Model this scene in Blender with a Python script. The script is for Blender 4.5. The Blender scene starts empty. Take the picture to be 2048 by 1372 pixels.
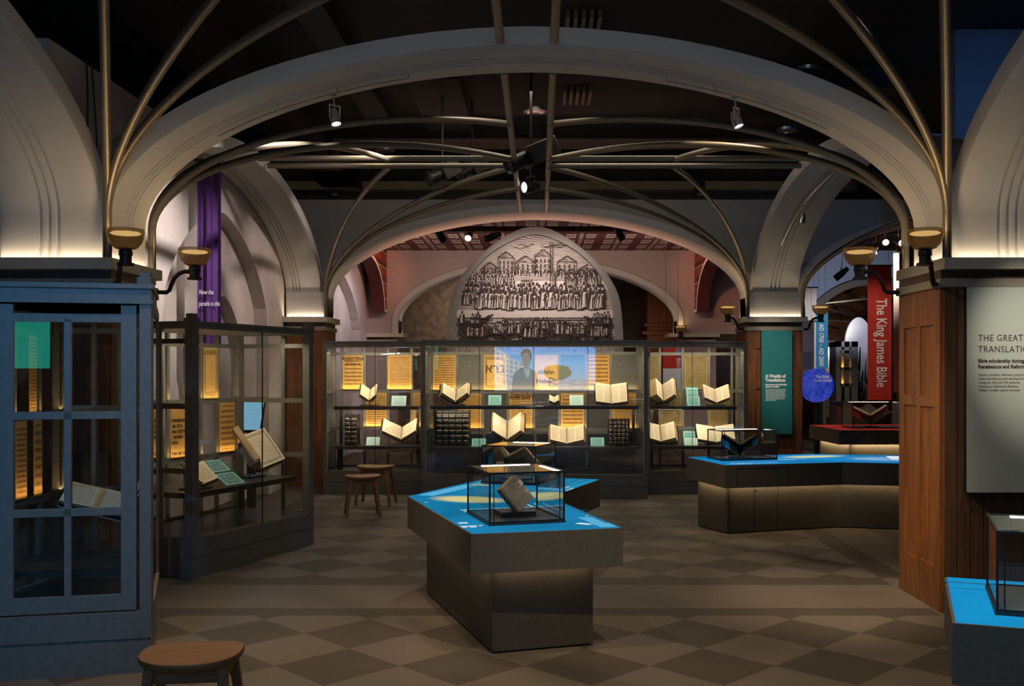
import bpy, bmesh, math, random
from mathutils import Vector, Matrix
rnd = random.Random(11)
S = bpy.context.scene
COL = S.collection
PI = math.pi
R = math.radians

# ------------------------------------------------------------------ camera, world, exposure
cam_d = bpy.data.cameras.new('camera'); cam = bpy.data.objects.new('camera', cam_d); COL.objects.link(cam)
FPX, VX, VY, EYE = 2000.0, 1078.0, 742.0, 1.65
cam_d.sensor_width = 36.0; cam_d.lens = FPX/2048*36
cam_d.shift_x = (1024-VX)/2048; cam_d.shift_y = (VY-686)/2048
cam_d.clip_end = 200
cam.location = (0, 0, EYE); cam.rotation_euler = (PI/2, 0, 0)
S.camera = cam
S.view_settings.view_transform = 'Standard'; S.view_settings.look = 'None'
S.view_settings.exposure = 0.0; S.view_settings.gamma = 1.0
S.view_settings.use_curve_mapping = False
w = bpy.data.worlds.new('world'); S.world = w; w.use_nodes = True
w.node_tree.nodes['Background'].inputs[0].default_value = (0.55, 0.6, 0.7, 1)
w.node_tree.nodes['Background'].inputs[1].default_value = 0.006
S.cycles.use_denoising = True
S.cycles.max_bounces = 8; S.cycles.transparent_max_bounces = 24
S.cycles.sample_clamp_indirect = 4.0

def _light(kind, name, loc, d, energy, color):
    l = bpy.data.lights.new(name, kind); l.energy = energy; l.color = color
    o = bpy.data.objects.new(name, l); COL.objects.link(o); o.location = loc
    if d is not None:
        o.rotation_euler = Vector(d).to_track_quat('-Z', 'Y').to_euler()
    return o
def area(name, loc, d, sx, sy, energy, color=(1, .82, .6), along=None, spread=None):
    o = _light('AREA', name, loc, d, energy, color)
    o.data.shape = 'RECTANGLE'; o.data.size = sx; o.data.size_y = sy
    if spread: o.data.spread = R(spread)
    if along is not None:                       # long side (local x) along a given direction
        z = -Vector(d).normalized(); x = Vector(along); x = (x - z*x.dot(z)).normalized(); y = z.cross(x)
        o.rotation_euler = Matrix((x, y, z)).transposed().to_euler()
    return o
def spot(name, loc, target, energy, angle=40, blend=.6, color=(1, .85, .65), rad=.04):
    o = _light('SPOT', name, loc, Vector(target)-Vector(loc), energy, color)
    o.data.spot_size = R(angle); o.data.spot_blend = blend; o.data.shadow_soft_size = rad
    return o
def point(name, loc, energy, color=(1, .75, .42), rad=.03):
    o = _light('POINT', name, loc, None, energy, color); o.data.shadow_soft_size = rad
    return o
WARM = (1, .80, .55); WHITE = (1, .92, .82); PINK = (1, .72, .60)

# floor pools from the ceiling spotlights
spot('floor_spot', (-1.6, 4.6, 4.9), (-1.0, 5.0, 0), 400, 62, 1, WARM)
spot('floor_spot', (1.2, 3.6, 4.9), (1.2, 4.9, 0), 520, 60, 1, WARM)
spot('floor_spot', (1.7, 5.6, 3.95), (2.3, 7.1, 0), 640, 38, 1, WARM)
spot('floor_spot', (-.2, 8.6, 4.9), (-.1, 8.6, 0), 150, 76, 1, WHITE)
spot('floor_spot', (1.5, 8.9, 4.9), (1.6, 8.9, 0), 260, 46, 1, WARM)
spot('floor_spot', (-1.9, 10.6, 4.9), (-1.8, 10.9, 0), 180, 50, 1, WARM)
spot('floor_spot', (-1.2, 5.9, 4.2), (-1.4, 6.5, 0), 220, 50, 1, WARM)
# sign spots
spot('sign_spot', (2.75, 4.5, 3.7), (3.36, 6.76, 1.80), 430, 21, 1, (1, .93, .78))
spot('sign_spot', (2.72, 11.9, 3.75), (3.30, 14.06, 1.80), 200, 24, 1, (1, .95, .85))
# plaster wall spots on the left
spot('wall_spot', (-1.5, 8.7, 4.3), (-3.6, 9.75, 2.55), 560, 44, 1, (1, .9, .86))
spot('wall_spot', (-1.3, 10.3, 4.3), (-3.6, 11.4, 2.6), 210, 50, 1, (1, .86, .84))
spot('wall_spot', (-1.2, 11.8, 4.3), (-3.6, 13.2, 2.5), 190, 50, 1, (1, .80, .74))
spot('wall_spot', (-1.9, 17.6, 4.0), (-3.6, 19.3, 2.4), 260, 56, 1, (.98, .86, 1))
# glow on the nearest right pillar
spot('pillar_spot', (-.6, 6.1, 3.7), (2.75, 7.2, 1.25), 520, 32, 1, (1, .80, .55))
spot('pillar_spot', (2.0, 12.2, 4.4), (3.3, 14.1, 1.2), 120, 40, 1, (1, .82, .6))
# back room
area('back_room', (-.05, 18.2, 4.05), (0, .75, -1), 5.5, .15, 50, PINK, along=(1, 0, 0))
area('back_room', (-.05, 18.9, 2.3), (0, .0, 1), 5.5, .2, 24, (1, .72, .64), along=(1, 0, 0))
spot('mural_spot', (-.6, 14.95, 4.0), (-.05, 16, 2.6), 90, 100, 1, (1, .86, .78))
spot('mural_spot', (.6, 14.95, 4.0), (.05, 16, 2.6), 90, 100, 1, (1, .86, .78))
spot('bracket_spot', (-2.6, 18.6, 3.9), (-3.25, 20.2, 3.75), 60, 50, .8, (1, .3, .16))
spot('bracket_spot', (2.5, 18.6, 3.9), (3.35, 20.2, 3.75), 60, 50, .8, (1, .3, .16))
area('row_arch_wash', (-.05, 15.5, 2.5), (0, -.30, 1), 5.0, .15, 20, (1, .50, .36), along=(1, 0, 0), spread=100)
# right aisle
spot('banner_spot', (4.9, 15.2, 4.0), (5.75, 17.0, 1.9), 120, 50, .8, (1, .92, .85))
spot('aisle_spot', (6.4, 17.0, 3.9), (5.6, 19.5, 1.8), 260, 60, .8, WHITE)
spot('aisle_spot', (6.2, 20.5, 2.4), (7.2, 24.0, 4.1), 240, 90, .9, (.62, .72, 1))
spot('wood_spot', (7.6, 27.0, 3.6), (7.9, 29.9, 2.7), 190, 40, 1, (1, .6, .25))
spot('aisle_spot', (8.3, 24.5, 3.3), (8.4, 28.0, 1.5), 45, 60, 1, (.85, .85, 1))
spot('bulkhead_spot', (3.6, 7.4, 4.4), (4.6, 9.8, 3.9), 70, 70, 1, (.1, .36, 1))
spot('added_blue_spot', (-1.9, .9, 4.4), (-2.75, 5.35, 1.45), 470, 30, .8, (.13, .44, 1))  # added lamp, no projector here: tints the nearest left case blue
# general soft fill standing in for ambient light, added without any fixture
area('room_fill', (-.1, 3.2, 4.7), (0, .5, -1), 3.6, .3, 17, (1, .9, .78), along=(1, 0, 0))
area('room_fill', (-.1, 10.9, 4.7), (0, .3, -1), 4.0, .3, 28, (1, .88, .74), along=(1, 0, 0))

# ------------------------------------------------------------------ materials
MATS = {}
class NT:
    def __init__(s, m): s.t = m.node_tree; s.n = s.t.nodes; s.l = s.t.links
    def new(s, ty, **kw):
        n = s.n.new(ty)
        for k, v in kw.items(): setattr(n, k, v)
        return n
    def set(s, sock, v):
        if hasattr(v, 'is_output') or isinstance(v, bpy.types.NodeSocket): s.l.new(v, sock)
        else: sock.default_value = v
    def m(s, op, a, b=0.0, c=0.0):
        n = s.new('ShaderNodeMath', operation=op)
        s.set(n.inputs[0], a); s.set(n.inputs[1], b)
        if op in ('MULTIPLY_ADD', 'COMPARE', 'SMOOTH_MIN', 'WRAP', 'PINGPONG'): s.set(n.inputs[2], c)
        return n.outputs[0]
    def gt(s, a, b): return s.m('GREATER_THAN', a, b)
    def lt(s, a, b): return s.m('LESS_THAN', a, b)
    def mul(s, *a):
        r = a[0]
        for x in a[1:]: r = s.m('MULTIPLY', r, x)
        return r
    def band(s, v, lo, hi): return s.mul(s.gt(v, lo), s.lt(v, hi))
    def mix(s, f, a, b):
        n = s.new('ShaderNodeMix', data_type='RGBA')
        s.set(n.inputs[0], f); s.set(n.inputs[6], a); s.set(n.inputs[7], b)
        return n.outputs[2]
    def noise(s, vec, scale, detail=3, rough=.5, dist=0):
        n = s.new('ShaderNodeTexNoise'); n.inputs['Scale'].default_value = scale
        n.inputs['Detail'].default_value = detail; n.inputs['Roughness'].default_value = rough
        n.inputs['Distortion'].default_value = dist
        if vec is not None: s.l.new(vec, n.inputs['Vector'])
        return n.outputs['Fac']
    def coord(s, which='Object'): return s.new('ShaderNodeTexCoord').outputs[which]
    def scale(s, vec, sc):
        n = s.new('ShaderNodeMapping'); s.l.new(vec, n.inputs['Vector']); n.inputs['Scale'].default_value = sc
        return n.outputs[0]
    def sep(s, vec):
        n = s.new('ShaderNodeSeparateXYZ'); s.l.new(vec, n.inputs[0]); return n.outputs
    def comb(s, x, y, z=0.0):
        n = s.new('ShaderNodeCombineXYZ'); s.set(n.inputs[0], x); s.set(n.inputs[1], y); s.set(n.inputs[2], z)
        return n.outputs[0]
    def ramp(s, f, stops):
        n = s.new('ShaderNodeValToRGB'); s.l.new(f, n.inputs[0])
        e = n.color_ramp.elements
        while len(e) < len(stops): e.new(.5)
        for i, (p, c) in enumerate(stops): e[i].position = p; e[i].color = tuple(c)+(1,)
        return n.outputs[0]

def c4(c): return (c[0], c[1], c[2], 1)
def pm(name, col, rough=.5, metal=0.0, spec=.5):
    m = bpy.data.materials.new(name); m.use_nodes = True
    b = m.node_tree.nodes['Principled BSDF']
    b.inputs['Base Color'].default_value = c4(col); b.inputs['Roughness'].default_value = rough
    b.inputs['Metallic'].default_value = metal; b.inputs['Specular IOR Level'].default_value = spec
    MATS[name] = m
    return m, b, NT(m)
def bump(nt, b, h, strength=.2, dist=.02):
    n = nt.new('ShaderNodeBump'); n.inputs['Strength'].default_value = strength; n.inputs['Distance'].default_value = dist
    nt.l.new(h, n.inputs['Height']); nt.l.new(n.outputs[0], b.inputs['Normal'])
def noisy(name, c1, c2, scale, rough=.5, metal=0., stretch=(1, 1, 1), bumpv=0., detail=4, spec=.5):
    m, b, n = pm(name, c1, rough, metal, spec)
    v = n.scale(n.coord(), stretch); f = n.noise(v, scale, detail)
    col = n.ramp(f, [(.3, c1), (.7, c2)])
    n.l.new(col, b.inputs['Base Color'])
    if bumpv: bump(n, b, f, bumpv, .01)
    return m
def emit(name, col, strength):
    m = bpy.data.materials.new(name); m.use_nodes = True; nt = NT(m)
    m.node_tree.nodes.remove(m.node_tree.nodes['Principled BSDF'])
    e = nt.new('ShaderNodeEmission'); e.inputs[0].default_value = c4(col); e.inputs[1].default_value = strength
    nt.l.new(e.outputs[0], m.node_tree.nodes['Material Output'].inputs[0])
    MATS[name] = m
    return m, e, nt
def glassy(name, tint, refl, rough=0.0):
    m = bpy.data.materials.new(name); m.use_nodes = True; nt = NT(m)
    m.node_tree.nodes.remove(m.node_tree.nodes['Principled BSDF'])
    t = nt.new('ShaderNodeBsdfTransparent'); t.inputs[0].default_value = c4(tint)
    g = nt.new('ShaderNodeBsdfGlossy'); g.inputs['Roughness'].default_value = rough
    lw = nt.new('ShaderNodeFresnel'); lw.inputs[0].default_value = 1.45
    f = nt.m('ADD', nt.mul(lw.outputs[0], 1.0), refl)
    f = nt.m('MINIMUM', f, .8)
    mx = nt.new('ShaderNodeMixShader'); nt.l.new(f, mx.inputs[0])
    nt.l.new(t.outputs[0], mx.inputs[1]); nt.l.new(g.outputs[0], mx.inputs[2])
    nt.l.new(mx.outputs[0], m.node_tree.nodes['Material Output'].inputs[0])
    MATS[name] = m
    return m

PLASTER = noisy('plaster', (.44, .42, .395), (.49, .47, .44), 3.0, .75, bumpv=.05)
SPANDREL = noisy('spandrel_paint', (.30, .29, .275), (.34, .325, .31), 2.0, .8)
PINKWALL = noisy('pink_wall_paint', (.38, .30, .265), (.42, .335, .295), 1.2, .85)
LIME, _b, _n = pm('lime_plaster', (.55, .5, .48), .85)
_f = _n.noise(_n.coord(), 1.1, 6, .6); _n.l.new(_n.ramp(_f, [(.25, (.36, .30, .27)), (.5, (.54, .47, .43)), (.75, (.66, .60, .56))]), _b.inputs['Base Color'])
bump(_n, _b, _f, .15, .05)
STONE = noisy('rubble_stone', (.16, .13, .10), (.34, .28, .22), 7, .9, bumpv=.6, detail=8)
def woodmat(name, c1, c2, rough=.42):
    m, b, n = pm(name, c1, rough)
    v = n.scale(n.coord(), (22, 22, 1.1)); f = n.noise(v, 1.6, 6, .62, .8)
    f2 = n.noise(n.scale(n.coord(), (60, 60, 2)), 2.0, 3)
    ff = n.m('ADD', n.mul(f, .75), n.mul(f2, .25))
    n.l.new(n.ramp(ff, [(.34, c1), (.66, c2)]), b.inputs['Base Color']); bump(n, b, ff, .08, .004)
    return m
WOOD = woodmat('oak_panel_wood', (.085, .026, .006), (.26, .092, .022))
DWOOD = woodmat('dark_plank_wood', (.060, .028, .014), (.125, .062, .032))
STOOLW, _b, _n = pm('stool_wood', (.3, .15, .06), .45)
_f = _n.noise(_n.scale(_n.coord(), (3, 40, 40)), 1.5, 5, .6, .5); _n.l.new(_n.ramp(_f, [(.3, (.15, .065, .02)), (.7, (.26, .12, .042))]), _b.inputs['Base Color'])
CORNICE = noisy('cornice_paint', (.50, .43, .32), (.54, .475, .36), 4, .6)
MOULD = noisy('moulding_paint', (.26, .22, .165), (.30, .255, .19), 6, .6)
BRASS, *_ = pm('rib_bronze', (.25, .215, .16), .44, .7)
FRAME = noisy('case_metal', (.135, .128, .108), (.165, .156, .134), 30, .5, .25)
TABLEM = noisy('table_metal', (.14, .118, .086), (.165, .14, .104), 40, .55, .3)
TBASE = noisy('table_base_metal', (.085, .072, .055), (.105, .088, .066), 40, .5, .3)
BLACK, *_ = pm('black_metal', (.012, .012, .012), .4, .3)
IRON, *_ = pm('dark_iron', (.03, .026, .022), .45, .6)
CEIL = noisy('ceiling_black', (.007, .0075, .008), (.012, .012, .012), 1.5, .9)
DUCT = noisy('ceiling_brown', (.011, .0095, .0085), (.015, .013, .011), 3, .8)
SHELF = noisy('shelf_dark', (.022, .022, .022), (.03, .03, .028), 20, .35)
GLASS = glassy('case_glass', (.95, .97, .96), .035)
CGLASS = glassy('tall_case_glass', (.95, .97, .96), .10)
ACRYL = glassy('acrylic', (.96, .97, .97), .10, .02)
SILVER, *_ = pm('spot_silver', (.5, .5, .52), .3, .9)
CHARCOAL = noisy('grey_back_panel', (.085, .08, .068), (.105, .10, .085), 25, .8)
MAROON = noisy('maroon_paint', (.06, .012, .014), (.085, .018, .02), 4, .6)
LEATHER = noisy('brown_leather', (.16, .075, .03), (.26, .13, .06), 18, .5, bumpv=.15)
DLEATHER = noisy('black_leather', (.006, .0055, .0055), (.012, .011, .010), 20, .5, spec=.2)
GREYLEATH = noisy('aged_leather', (.20, .16, .115), (.34, .28, .21), 16, .55, bumpv=.2)
REDLEATH = noisy('red_leather', (.22, .03, .02), (.30, .05, .035), 18, .45)
GILT, *_ = pm('gilt_tooling', (.42, .40, .34), .4, .6)
FOREEDGE, _b, _n = pm('page_edges', (.5, .36, .2), .8)
_f = _n.noise(_n.scale(_n.coord(), (3, 3, 160)), 2, 2); _n.l.new(_n.ramp(_f, [(.35, (.34, .22, .10)), (.65, (.58, .42, .23))]), _b.inputs['Base Color'])
TEAL, _b, _n = pm('teal_print', (.015, .17, .17), .55)
PURPLE, *_ = pm('purple_cloth', (.07, .016, .14), .8)
REDCLOTH, *_ = pm('red_cloth', (.50, .028, .012), .8)
BLUECLOTH, *_ = pm('blue_cloth', (.02, .22, .47), .75)
WHITECLOTH, *_ = pm('white_cloth', (.72, .72, .76), .8)
WHITEINK, *_ = pm('white_ink', (.82, .84, .82), .7)
CREAMINK, *_ = pm('cream_ink', (.85, .74, .62), .7)
DARKINK, *_ = pm('dark_ink', (.030, .018, .012), .8)
BROWNINK, *_ = pm('brown_ink', (.05, .025, .008), .9)
SIGNGREY, *_ = pm('sage_sign_print', (.40, .42, .36), .6)
LEDW, *_ = emit('led_white', (1, .90, .80), 9.0)
BULB, *_ = emit('sconce_glow', (1, .62, .22), 3.4)
LENS, *_ = emit('spot_lens', (1, .82, .84), 2.5)
WIRE, *_ = pm('cable_black', (.01, .01, .01), .6)

# mesh bowl: brass wire gauze, part open
def gauze():
    m = bpy.data.materials.new('brass_gauze'); m.use_nodes = True; nt = NT(m); b = m.node_tree.nodes['Principled BSDF']
    b.inputs['Base Color'].default_value = (.08, .048, .016, 1); b.inputs['Metallic'].default_value = .5; b.inputs['Roughness'].default_value = .45
    t = nt.new('ShaderNodeBsdfTransparent'); tr = nt.new('ShaderNodeBsdfTranslucent'); tr.inputs[0].default_value = (.9, .6, .22, 1)
    m1 = nt.new('ShaderNodeMixShader'); m1.inputs[0].default_value = .02
    nt.l.new(b.outputs[0], m1.inputs[1]); nt.l.new(tr.outputs[0], m1.inputs[2])
    o = nt.sep(nt.coord()); a = nt.m('ARCTAN2', o[1], o[0])
    s = nt.gt(nt.m('MULTIPLY', nt.m('SINE', nt.mul(a, 120.0)), nt.m('SINE', nt.mul(o[2], 900.0))), -.25)
    m2 = nt.new('ShaderNodeMixShader'); nt.l.new(nt.mul(s, .24), m2.inputs[0])
    nt.l.new(m1.outputs[0], m2.inputs[1]); nt.l.new(t.outputs[0], m2.inputs[2])
    nt.l.new(m2.outputs[0], m.node_tree.nodes['Material Output'].inputs[0])
    return m
GAUZE = gauze()

# printed sheets: rows of word-like ink on paper, by UV
def printed(name, paper1, paper2, ink, lines, margin=.1, seed=0., cols=1, head=0., dens=.42, decor=0., rough=.8, transl=0., top=None):
    m, b, n = pm(name, paper1, rough, 0, .2)
    uv = n.coord('UV'); o = n.sep(uv); u, v = o[0], o[1]
    row = n.m('FLOOR', n.mul(v, float(lines))); fr = n.m('FRACT', n.mul(v, float(lines)))
    if cols == 2: uu = n.m('FRACT', n.mul(u, 2.0))
    else: uu = u
    wv = n.comb(n.mul(u, 34.0*(1 if cols == 1 else 1.3)), n.m('ADD', n.mul(row, 7.31), seed), 0.0)
    words = n.lt(n.noise(wv, 1.0, 1), dens+.14)
    lv = n.comb(n.mul(u, 240.0), n.mul(v, lines*3.1), seed)
    let = n.gt(n.noise(lv, 1.0, 2), .44)
    mask = n.mul(n.band(fr, .22, .68), words, let, n.band(uu, margin, 1-margin), n.band(v, margin*.8, (top or 1-margin*.8)-head))
    if decor:                      # ornamental border
        edge = n.m('MAXIMUM', n.m('ABSOLUTE', n.m('SUBTRACT', u, .5)), n.m('ABSOLUTE', n.m('SUBTRACT', v, .5)))
        bord = n.band(edge, .36, .45)
        orn = n.gt(n.noise(n.scale(uv, (46, 60, 1)), 1.0, 2), .47)
        inner = n.lt(edge, .33)
        mask = n.m('MAXIMUM', n.mul(mask, inner), n.mul(bord, orn))
    pf = n.noise(n.scale(uv, (3, 4, 1)), 1.5, 4)
    paper = n.ramp(pf, [(.3, paper1), (.7, paper2)])
    col = n.mix(n.mul(mask, .8), paper, c4(ink))
    n.l.new(col, b.inputs['Base Color'])
    if transl:
        b.inputs['Transmission Weight'].default_value = 0
    return m
PAGE = printed('book_page', (.74, .63, .44), (.82, .72, .53), (.12, .08, .05), 34, .13, 3., 1, .02, .44)
PAGE2 = printed('two_column_page', (.74, .63, .44), (.82, .72, .53), (.10, .06, .04), 40, .10, 9., 2, .02, .47)
PAGED = printed('bordered_page', (.72, .62, .45), (.80, .70, .52), (.10, .07, .05), 30, .05, 5., 1, 0, .5, decor=1)
PAGEP = printed('plain_page', (.76, .66, .47), (.84, .74, .55), (.35, .28, .2), 30, .2, 8., 1, .1, .3)
PARCH = [printed('parchment_%s' % k, (.42, .235, .06), (.52, .30, .09), (.05, .022, .006), ln, .07, sd, 1, 0, dn)
         for k, ln, sd, dn in (('fine', 22, 2., .52), ('medium', 15, 6., .55), ('coarse', 9, 4., .55), ('dense', 26, 12., .58))]
PARCHP = printed('parchment_plain', (.42, .235, .06), (.52, .30, .09), (.05, .022, .006), 3, .5, 1., 1, 0, 0.)
PARCHI = printed('parchment_picture', (.46, .28, .09), (.56, .36, .12), (.06, .03, .01), 30, .5, 1., 1, 0, 0., decor=1)
PARCHSHADE = [printed('shaded_parchment_%s' % k, (.20, .15, .06), (.25, .19, .08), (.03, .018, .01), ln, .07, sd, 1, 0, .55)
         for k, ln, sd in (('fine', 24, 2.5), ('medium', 14, 7.))]  # parchment again, with the shade of the dim right case in its colour
CAPTION = printed('teal_caption', (.05, .30, .28), (.055, .33, .30), (.75, .85, .82), 11, .1, 3., 1, .04, .40, .6)
CAPLIT = printed('lit_caption', (.30, .52, .48), (.33, .55, .5), (.9, .92, .9), 11, .1, 5., 1, .04, .4, .6)  # same teal card, with the light falling on it mixed into the colour

def engraving():
    m, b, n = pm('engraving_paper', (.6, .52, .46), .85)
    uv = n.coord('UV'); o = n.sep(uv); v = o[1]
    d = n.noise(n.scale(uv, (7, 5, 1)), 1.0, 3)
    wv = n.m('SINE', n.m('ADD', n.mul(v, 420.0), n.mul(d, 46.0)))
    den = n.noise(n.scale(uv, (5, 6, 1)), 1.6, 5, .7)
    # closer hatching in the water and the built-up band, open paper on the quay
    thr = n.m('SUBTRACT', 1.0, n.mul(den, 2.3))
    hatch = n.gt(wv, thr)
    swirl = n.noise(n.scale(uv, (26, 30, 1)), 1.0, 2, .5, 2.2)
    curl = n.band(n.m('FRACT', n.mul(swirl, 6.0)), .0, .42)
    water = n.lt(v, .20)
    quay = n.m('MAXIMUM', n.band(v, .215, .285), n.band(v, .475, .56))
    ink = n.m('MAXIMUM', n.mul(hatch, n.m('SUBTRACT', 1.0, n.m('MAXIMUM', water, quay))), n.mul(water, curl))
    n.l.new(n.mix(n.mul(ink, .85), (.66, .57, .51, 1), (.045, .028, .026, 1)), b.inputs['Base Color'])
    return m
ENGR = engraving()

def pattern_ceiling():
    m, b, n = pm('painted_ceiling_pattern', (.1, .02, .02), .7)
    o = n.sep(n.coord()); x, y = o[0], o[1]
    px = n.m('FRACT', n.mul(x, 1/.74)); py = n.m('FRACT', n.mul(y, 1/.80))
    strip = n.band(px, .02, .13)
    dots = n.gt(n.m('SINE', n.mul(y, 60.0)), -.2)
    tile = n.mul(n.m('MAXIMUM', n.band(px, .20, .44), n.band(px, .70, .94)), n.band(py, .12, .80))
    cx = n.m('MINIMUM', n.m('ABSOLUTE', n.m('SUBTRACT', px, .32)), n.m('ABSOLUTE', n.m('SUBTRACT', px, .82)))
    cy = n.m('ABSOLUTE', n.m('SUBTRACT', py, .42))
    rr = n.m('ADD', n.m('POWER', n.mul(cx, 9.5), 2.0), n.m('POWER', n.mul(cy, 4.6), 2.0))
    motif = n.m('MAXIMUM', n.band(rr, .35, .9), n.lt(rr, .09))
    cream = n.m('MAXIMUM', n.mul(tile, n.m('SUBTRACT', 1.0, motif)), n.mul(strip, dots))
    edge = n.lt(py, .06)
    c = n.mix(cream, (.085, .012, .010, 1), (.50, .41, .34, 1)); c = n.mix(edge, c, (.035, .006, .006, 1))
    n.l.new(c, b.inputs['Base Color'])
    return m
PATTERN = pattern_ceiling()
def bracket_pattern():
    m, b, n = pm('bracket_paint', (.4, .03, .02), .6)
    o = n.sep(n.coord()); y, z = o[1], o[2]
    s = n.m('ADD', z, 0.0)
    stripe = n.gt(n.m('SINE', n.mul(y, 34.0)), .1)
    row = n.band(n.m('FRACT', n.mul(s, 3.2)), .2, .7)
    line = n.band(n.m('FRACT', n.mul(s, 3.2)), .78, .86)
    c = n.mix(n.mul(stripe, row), (.10, .015, .012, 1), (.55, .10, .05, 1)); c = n.mix(line, c, (.6, .42, .28, 1))
    n.l.new(c, b.inputs['Base Color'])
BRACK = None
bracket_pattern(); BRACK = MATS['bracket_paint']

def floor_mat():
    m, b, n = pm('carpet_tile_diamonds', (.1, .08, .06), .62, 0, .35)
    o = n.sep(n.coord()); x, y = o[0], o[1]
    yy = n.m('WRAP', n.m('SUBTRACT', y, 6.745), 7.1, 0.0)
    ux = n.m('ABSOLUTE', n.m('ADD', x, .07))
    ys = n.m('MAXIMUM', n.lt(yy, .215), n.band(yy, .965, 1.235)); yb = n.lt(yy, 1.235)
    xs = n.m('MAXIMUM', n.band(ux, 2.79, 3.02), n.band(ux, 3.5, 3.73)); xb = n.band(ux, 2.79, 3.73)
    def ctr(v, c):
        t = n.m('MULTIPLY_ADD', v, 1/.70, .5-c/.70); return n.m('ABSOLUTE', n.m('SUBTRACT', n.m('FRACT', n.m('ADD', t, 40.0)), .5))
    dia = n.lt(n.m('ADD', ctr(x, 1.67), ctr(yy, -.35)), .5)
    bandm = n.m('MAXIMUM', yb, xb)
    stripe = n.m('MAXIMUM', n.mul(ys, n.m('SUBTRACT', 1.0, xb)), n.mul(xs, n.m('SUBTRACT', 1.0, yb)))
    dark = n.m('MAXIMUM', stripe, n.mul(dia, n.m('SUBTRACT', 1.0, bandm)))
    g = n.noise(n.coord(), 90, 3); g2 = n.noise(n.coord(), 2.2, 4)
    lt = n.ramp(g2, [(.3, (.108, .086, .066)), (.7, (.134, .107, .083))])
    dk = n.ramp(g2, [(.3, (.058, .045, .034)), (.7, (.072, .056, .043))])
    c = n.mix(dark, lt, dk)
    c = n.mix(n.mul(n.gt(g, .55), .18), c, (.05, .04, .03, 1))
    n.l.new(c, b.inputs['Base Color']); bump(n, b, g, .12, .003)
    return m
FLOOR = floor_mat()

def tabletop(name, base, glow, strength=1.0, deep=None):
    m, e, n = emit(name, base, strength)
    uv = n.coord('UV'); o = n.sep(uv)
    f = n.noise(n.scale(uv, (1.2, 1.2, 1)), 1.0, 3)
    deep = deep or tuple(c*.62 for c in base)
    c = n.ramp(f, [(.35, deep), (.62, base)])
    n.l.new(c, e.inputs[0])
    return m
CYANTOP = tabletop('blue_lightbox', (.012, .22, .44), None, 1.0, (.006, .15, .29))
REDTOP = tabletop('red_lightbox', (.34, .03, .022), None, .8)
GLOWY, *_ = emit('lightbox_yellow', (.72, .62, .22), 1.0)
GLOWW, *_ = emit('lightbox_white', (.72, .80, .82), 1.0)
GLOWD, *_ = emit('lightbox_slate', (.02, .14, .26), 1.0)
GLOWL, *_ = emit('lightbox_pale_blue', (.10, .42, .66), 1.0)

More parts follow.
